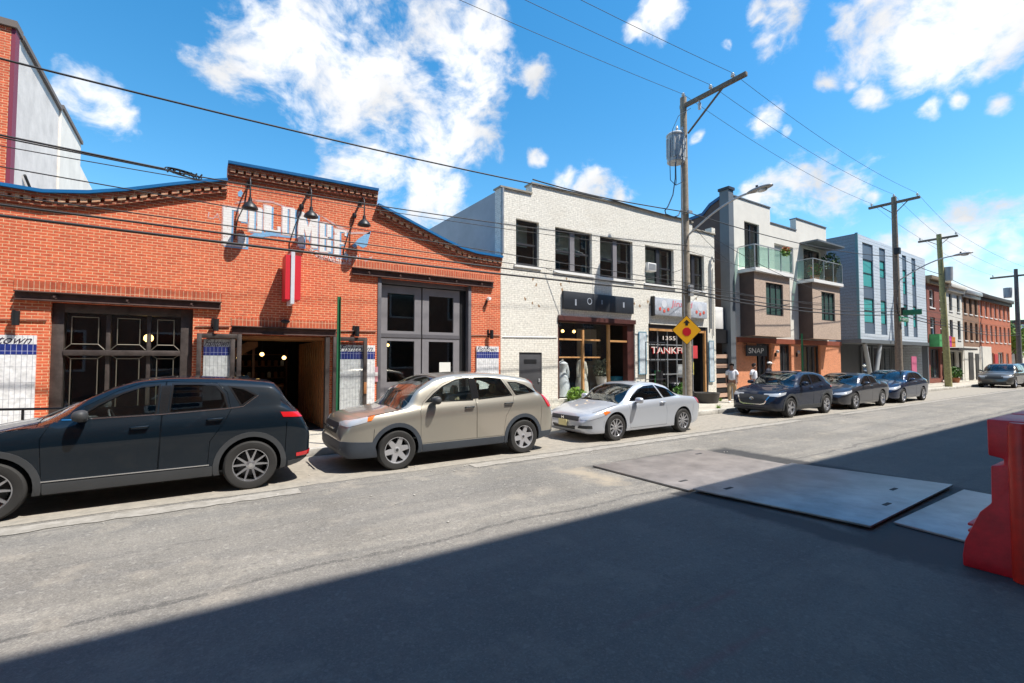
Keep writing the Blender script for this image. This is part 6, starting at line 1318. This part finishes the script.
cm_ = MB()
for j in range(7): cm_.tube([(-.52+.08*j,10.36,5.28),(-.48+.08*j,10.36,5.35)], .014, 5)
cm_.build('tie', wirem, co)
MB().tube([(-2.65,10.36,5.40),(-1.5,10.36,5.36),(-.55,10.36,5.33)], .016, 6).build('sleeve', wirem, co)
cable('thin cable sloping down to the right across the painted lettering', [(X0,10.36,5.4),(X1,10.36,4.62),(X2,10.36,4.9),(X3,10.36,4.6),(X4,10.36,4.6)], .010, [.15,.3,.1,.3])
cable('third cable from the top across the brick wall', [(X0,10.36,4.55),(X1,10.36,4.50),(X2,10.36,5.2),(X3,10.36,5.0),(X4,10.36,5.0)], .011, [.06,.3,.1,.3])
cable('thick black cable across the brick wall, upper of the heavy pair', [(X0,10.36,4.45),(X1,10.36,4.37),(X2,10.36,4.75),(X3,10.36,4.4),(X4,10.36,4.4)], .020, [.1,.3,.1,.3])
cable('thickest black cable across the brick wall, lowest of the bundle', [(X0,10.36,4.36),(X1,10.36,4.26),(X2,10.36,4.55),(X3,10.36,4.2),(X4,10.36,4.2)], .026, [.17,.3,.1,.3])
cable('thin cable at the height of the upper windows of the white building', [(X0,10.36,5.7),(X1,10.36,5.75),(X2,10.36,6.0),(X3,10.36,5.7),(X4,10.36,5.7)], .008, [.5,.4,.1,.3])
cable('service wire running from the near pole to the white brick wall', [(X1,10.4,5.2),(9.7,YF-.05,5.0)], .009, [.5])
cable('service wire running from the near pole to the balcony building', [(X1,10.4,6.9),(20.5,YF-.1,6.4)], .009, [.15])
cable('service wire running from the near pole to the blue clad building', [(X1,10.4,6.8),(34.2,YF-.1,5.6)], .010, [.5])
cable('heavy cable draped along the roof edge of the white brick building', [(7.9,YF-.03,7.75),(12.4,YF-.05,7.92),(15.0,11.6,7.55),(14.1,10.5,7.2)], .022, [.0,.02,.0]) if False else None
cable('black cable lying along the roof edge of the white brick building', [(9.15,YF-.06,7.92),(12.5,YF-.06,7.93),(17.6,YF-.06,7.92)], .022, [.03,.05])
# ------------------------------------------------------------------ barrier
bred = pm('barrier_red', (.60,.010,.020), .45, 0, .5, .0, var=.28, vscale=5, bump=.15, bscale=25); bor = pm('barrier_orange_red', (.58,.022,.010), .45, var=.22, vscale=6, bump=.15, bscale=25)
bt = thing('water_filled_barrier', 'red plastic road barrier with stepped sides at the right edge', 'barrier', (7.0,1.05,0))
cY = 1.05; hp = [(.40,0),(.40,.10),(.38,.24),(.27,.53),(.19,.63),(.185,.97),(.10,.985),(.10,1.045),(.20,1.06),(.20,1.39)]
full = [(cY-a, b) for a, b in hp]+[(cY+a, b) for a, b in hp[::-1]]
MB().prism(full, 'X', 6.04, 6.78).build('body', bred, bt, bevel=.014, smooth=35)
low = [(cY-a, min(b, 1.30)) for a, b in hp]+[(cY+a, min(b, 1.30)) for a, b in hp[::-1]]
MB().prism(low, 'X', 6.785, 6.87).build('forklift_groove', bred, bt, smooth=35); MB().prism(full, 'X', 6.875, 7.84).build('body', bred, bt, bevel=.014, smooth=35)
MB().lathe([(0,0),(.085,0),(.09,.03),(.085,1.33),(.07,1.372),(0,1.375)], (6.02,cY-.02,.005), 'Z', 24).build('hinge_column', bor, bt, smooth=40)
MB().lathe([(0,0),(.085,0),(.09,.03),(.085,1.33),(.07,1.372),(0,1.375)], (7.86,cY,.005), 'Z', 24).build('hinge_column', bor, bt, smooth=40)
for s_ in (-1, 1):
    for z in (.30, .36): MB().box(6.14,6.69,cY+s_*.33-.05,cY+s_*.33+.05,z,z+.025).build('moulded_rib', bred, bt, bevel=.008)
# ------------------------------------------------------------------ people
def skin_mesh(verts, edges, rad, sub=2):
    me = bpy.data.meshes.new('k'); me.from_pydata(verts, edges, []); o = bpy.data.objects.new('k', me); C.objects.link(o)
    o.modifiers.new('s', 'SKIN'); 
    for i, r in enumerate(rad): v = me.skin_vertices[0].data[i]; v.radius = (r, r) if not isinstance(r, tuple) else r
    me.skin_vertices[0].data[0].use_root = True
    sb = o.modifiers.new('u', 'SUBSURF'); sb.levels = sub; sb.render_levels = sub
    dg = bpy.context.evaluated_depsgraph_get(); dg.update(); r = bpy.data.meshes.new_from_object(o.evaluated_get(dg)); bpy.data.objects.remove(o); return r
def person(x, y, h, rot, lab, top, bottom, skin, hair, stride=.22, cap=None, shorts=True):
    t = thing('person', lab, 'person', (x, y, .15)); k = h/1.75; T_ = Matrix.Translation((x, y, .15)) @ Matrix.Rotation(rot, 4, 'Z') @ Matrix.Scale(k, 4)
    s_ = stride
    V = [(0,0,.95),(0,0,1.12),(0,.01,1.32),(0,.02,1.45),(0,-.01,1.53),(0,-.03,1.60),(0,-.035,1.68),
         (-.10,0,.90),(-.11,-s_*.6,.50),(-.11,-s_*.9,.10),(-.11,-s_*.9-.14,.04),(.10,0,.90),(.11,s_*.35,.50),(.11,s_*1.1,.12),(.11,s_*1.1-.12,.05),
         (-.19,.02,1.40),(-.24,.08,1.14),(-.23,-.02,.92),(-.23,-.06,.84),(.19,.02,1.40),(.24,-.04,1.14),(.23,-.18,.96),(.23,-.24,.90)]
    E_ = [(0,1),(1,2),(2,3),(3,4),(4,5),(5,6),(0,7),(7,8),(8,9),(9,10),(0,11),(11,12),(12,13),(13,14),(3,15),(15,16),(16,17),(17,18),(3,19),(19,20),(20,21),(21,22)]
    Rd = [.13,.12,.14,.08,.05,.075,.085,.09,.06,.04,.035,.09,.06,.04,.035,.055,.042,.03,.033,.055,.042,.03,.033]
    b = skin_mesh(V, E_, Rd); b.transform(T_); bo = link('body', b, skin, t, 180)
    for sx_ in (-1, 1):
        for j in range(4):
            hx, hy, hz = V[18 if sx_ < 0 else 22]; MB().tube([tuple(T_ @ Vector((hx+(j-1.5)*.006, hy+(j-1.5)*.018, hz-.01))), tuple(T_ @ Vector((hx*.97, hy+(j-1.5)*.02-.01, hz-.06-.008*(1-abs(j-1.5)))))], [.011*k,.008*k], 6).build('finger', skin, bo, smooth=60)
    ids = [1,2,3,15,16,19,20]; SV = [(0,0,.97),(0,0,1.12),(0,.01,1.32),(0,.02,1.44),(-.19,.02,1.395),(-.225,.06,1.22),(.19,.02,1.395),(.225,-.02,1.22)]
    m_ = skin_mesh(SV, [(0,1),(1,2),(2,3),(3,4),(4,5),(3,6),(6,7)], [(.165,.15),.155,.165,.09,.08,.075,.08,.075]); m_.transform(T_); link('shirt', m_, top, t, 180)
    lz = .50 if shorts else .1
    a1z = V[8] if shorts else V[9]; b1z = V[12] if shorts else V[13]
    PV = [(0,0,.98),(0,0,.90),(-.10,0,.84),tuple(V[8]),(.10,0,.84),tuple(V[12])]; PE = [(0,1),(1,2),(2,3),(1,4),(4,5)]; PR = [.15,.155,.115,.085,.115,.085]
    if not shorts: PV += [tuple(V[9]), tuple(V[13])]; PE += [(3,6),(5,7)]; PR += [.07,.07]
    m_ = skin_mesh(PV, PE, PR); m_.transform(T_); link('trousers', m_, bottom, t, 180)
    hm = MB().ball((0,-.015,1.70), .105, 3, (.95,1.05,1.0)); me = hm.mesh(); 
    bm = bmesh.new(); bm.from_mesh(me); bmesh.ops.delete(bm, geom=[v for v in bm.verts if v.co.y < -.07 and v.co.z < 1.74 or v.co.z < 1.62], context='VERTS'); bm.to_mesh(me); bm.free(); me.transform(T_); link('hair', me, hair, t, 180)
    fm = MB().ball((0,-.125,1.655), .016, 2, (.8,1,1.4)).ball((-.033,-.112,1.685), .01, 2).ball((.033,-.112,1.685), .01, 2).box(-.03,.03,-.118,-.105,1.615,1.622).mesh(); fm.transform(T_); link('face_features', fm, pm('feature_brown', (.16,.07,.05), .6), bo)
    for v in (V[10], V[14]):
        sm_ = MB().ball((v[0], v[1]+.05, v[2]+.0), .1, 2, (.5,1.35,.5)).mesh(); sm_.transform(T_); link('shoe', sm_, white_paint, t, 180)
    if cap:
        cm2 = MB().ball((0,-.03,1.735), .108, 3, (1,1.05,.62)).box(-.07,.07,-.22,-.09,1.715,1.728).mesh(); cm2.transform(T_); link('cap', cm2, cap, t, 60)
    return t
skinm = pm('skin_brown', (.28,.14,.09), .6); hairb = pm('hair_dark', (.02,.015,.012), .7); wsh = pm('shirt_white', (.68,.70,.76), .85, var=.06, vscale=12); kh = pm('khaki_cloth', (.38,.27,.16), .85, var=.1, vscale=12)
person(18.7, 11.55, 1.62, math.radians(-60), 'person in white shirt and khaki trousers walking on the pavement past the alley', wsh, kh, skinm, hairb, .2, None, False)
person(20.1, 11.4, 1.60, math.radians(10), 'person in a white tee standing behind the front of the dark blue crossover', wsh, pm('dark_cloth', (.03,.035,.05), .85), skinm, hairb, .05)
person(20.95, 11.2, 1.66, math.radians(20), 'person with a white cap and dark top behind the dark blue crossover', M['dark_cloth'], M['dark_cloth'], skinm, hairb, .05, white_paint)
# ------------------------------------------------------------------ greenery and litter
def tree(x, y, h, r, lab, mat, n=2600, seed=1, g=None):
    t = thing('leafy_tree', lab, 'tree', (x, y, .15), g); rnd = random.Random(seed)
    tk = MB().tube([(x,y,.1),(x+.05,y,h*.25),(x-.1,y+.1,h*.5),(x,y,h*.75)], [.2,.16,.12,.05], 10)
    for k in range(7):
        a = rnd.uniform(0, 6.28); z0 = h*rnd.uniform(.35,.6); tk.tube([(x,y,z0),(x+math.cos(a)*r*.4,y+math.sin(a)*r*.4,z0+h*.13),(x+math.cos(a)*r*.8,y+math.sin(a)*r*.8,z0+h*.22)], [.07,.05,.02], 6)
    tk.build('trunk', pm('bark', (.09,.065,.045), .9, var=.3), t, smooth=60); mb = MB()
    for k in range(16):
        a = rnd.uniform(0, 6.28); rr = r*rnd.uniform(0, .75); c_ = (x+math.cos(a)*rr, y+math.sin(a)*rr, h*rnd.uniform(.45,.88)); q = r*rnd.uniform(.28,.5); leaves(c_, (q, q, q*.8), n//16, .16, mb, seed*50+k)
    lb(mb, 'crown', mat, t)
tree(75.3, 13.6, 6.0, 2.0, 'bright green street tree past the salmon brick houses, nearest the last pole', GRY, 2600, 3, 'street trees far down the road')
tree(79, 13.6, 7.0, 2.2, 'darker green tree farther down the street behind the bright one', GRN, 2400, 5, 'street trees far down the road')
def weed(x, y, lab, n=50, s_=.05, r=.12, m_=None):
    mb = MB(); rnd = random.Random(int(x*100))
    for i in range(n):
        a = rnd.uniform(0, 6.28); q = rnd.uniform(.2, 1)*r; p = Vector((x+math.cos(a)*q*.3, y+math.sin(a)*q*.3, .15)); e = Vector((x+math.cos(a)*q, y+math.sin(a)*q, .15+rnd.uniform(.05,.18))); n_ = Vector((-math.sin(a), math.cos(a), 0))*.012
        mb.bm.faces.new([mb.bm.verts.new(p-n_), mb.bm.verts.new(p+n_), mb.bm.verts.new(e)])
    me = bpy.data.meshes.new('weed'); mb.bm.to_mesh(me); mb.bm.free(); setp(rebase(link('weed_tuft', me, m_ or GRY), (x,y,.15)), lab, 'weed', 'weeds on the pavement')
weed(19.0, 12.3, 'tuft of weeds at the wall foot beside the round planter', 60, r=.16); weed(16.1, 10.5, 'tuft of weeds on the kerb edge before the dark blue crossover', 60, r=.2)
potplant(49.6, YF-.7, .15, 'green bush in a pot outside the dark red row house', GRN, terra, .4, .4, 260, .14); potplant(60.4, YF-.6, .15, 'small green bush on the pavement before the white ground floor', GRY, potp, .35, .35, 200, .13)
t = thing('construction_cone', 'small orange cone on the pavement beside the leaning pole', 'cone', (43.5,10.9,.15)); MB().lathe([(0,.04),(.15,.04),(.03,.7),(0,.7)], (43.5,10.9,.15), 'Z', 16).build('cone_body', pm('cone_orange', (.75,.13,.03), .5), t, smooth=50); MB().box(43.3,43.7,10.7,11.1,.151,.19).build('cone_base', plast, t)
rnd = random.Random(4); mb = MB()
for i in range(420):
    px = rnd.uniform(-4, 24); py = rnd.choice((rnd.uniform(7.3, 8.3), rnd.uniform(4.8, 10.0), rnd.uniform(9.6, 10.15))); s_ = rnd.uniform(.004,.016)
    mb.ball((px,py,.006+s_*.3), s_, 1, (1.3,1,.6))
setp(mb.build('road_grit', KERB), 'loose pale grit and pebbles scattered over the sunlit asphalt', 'grit', None, 'stuff')
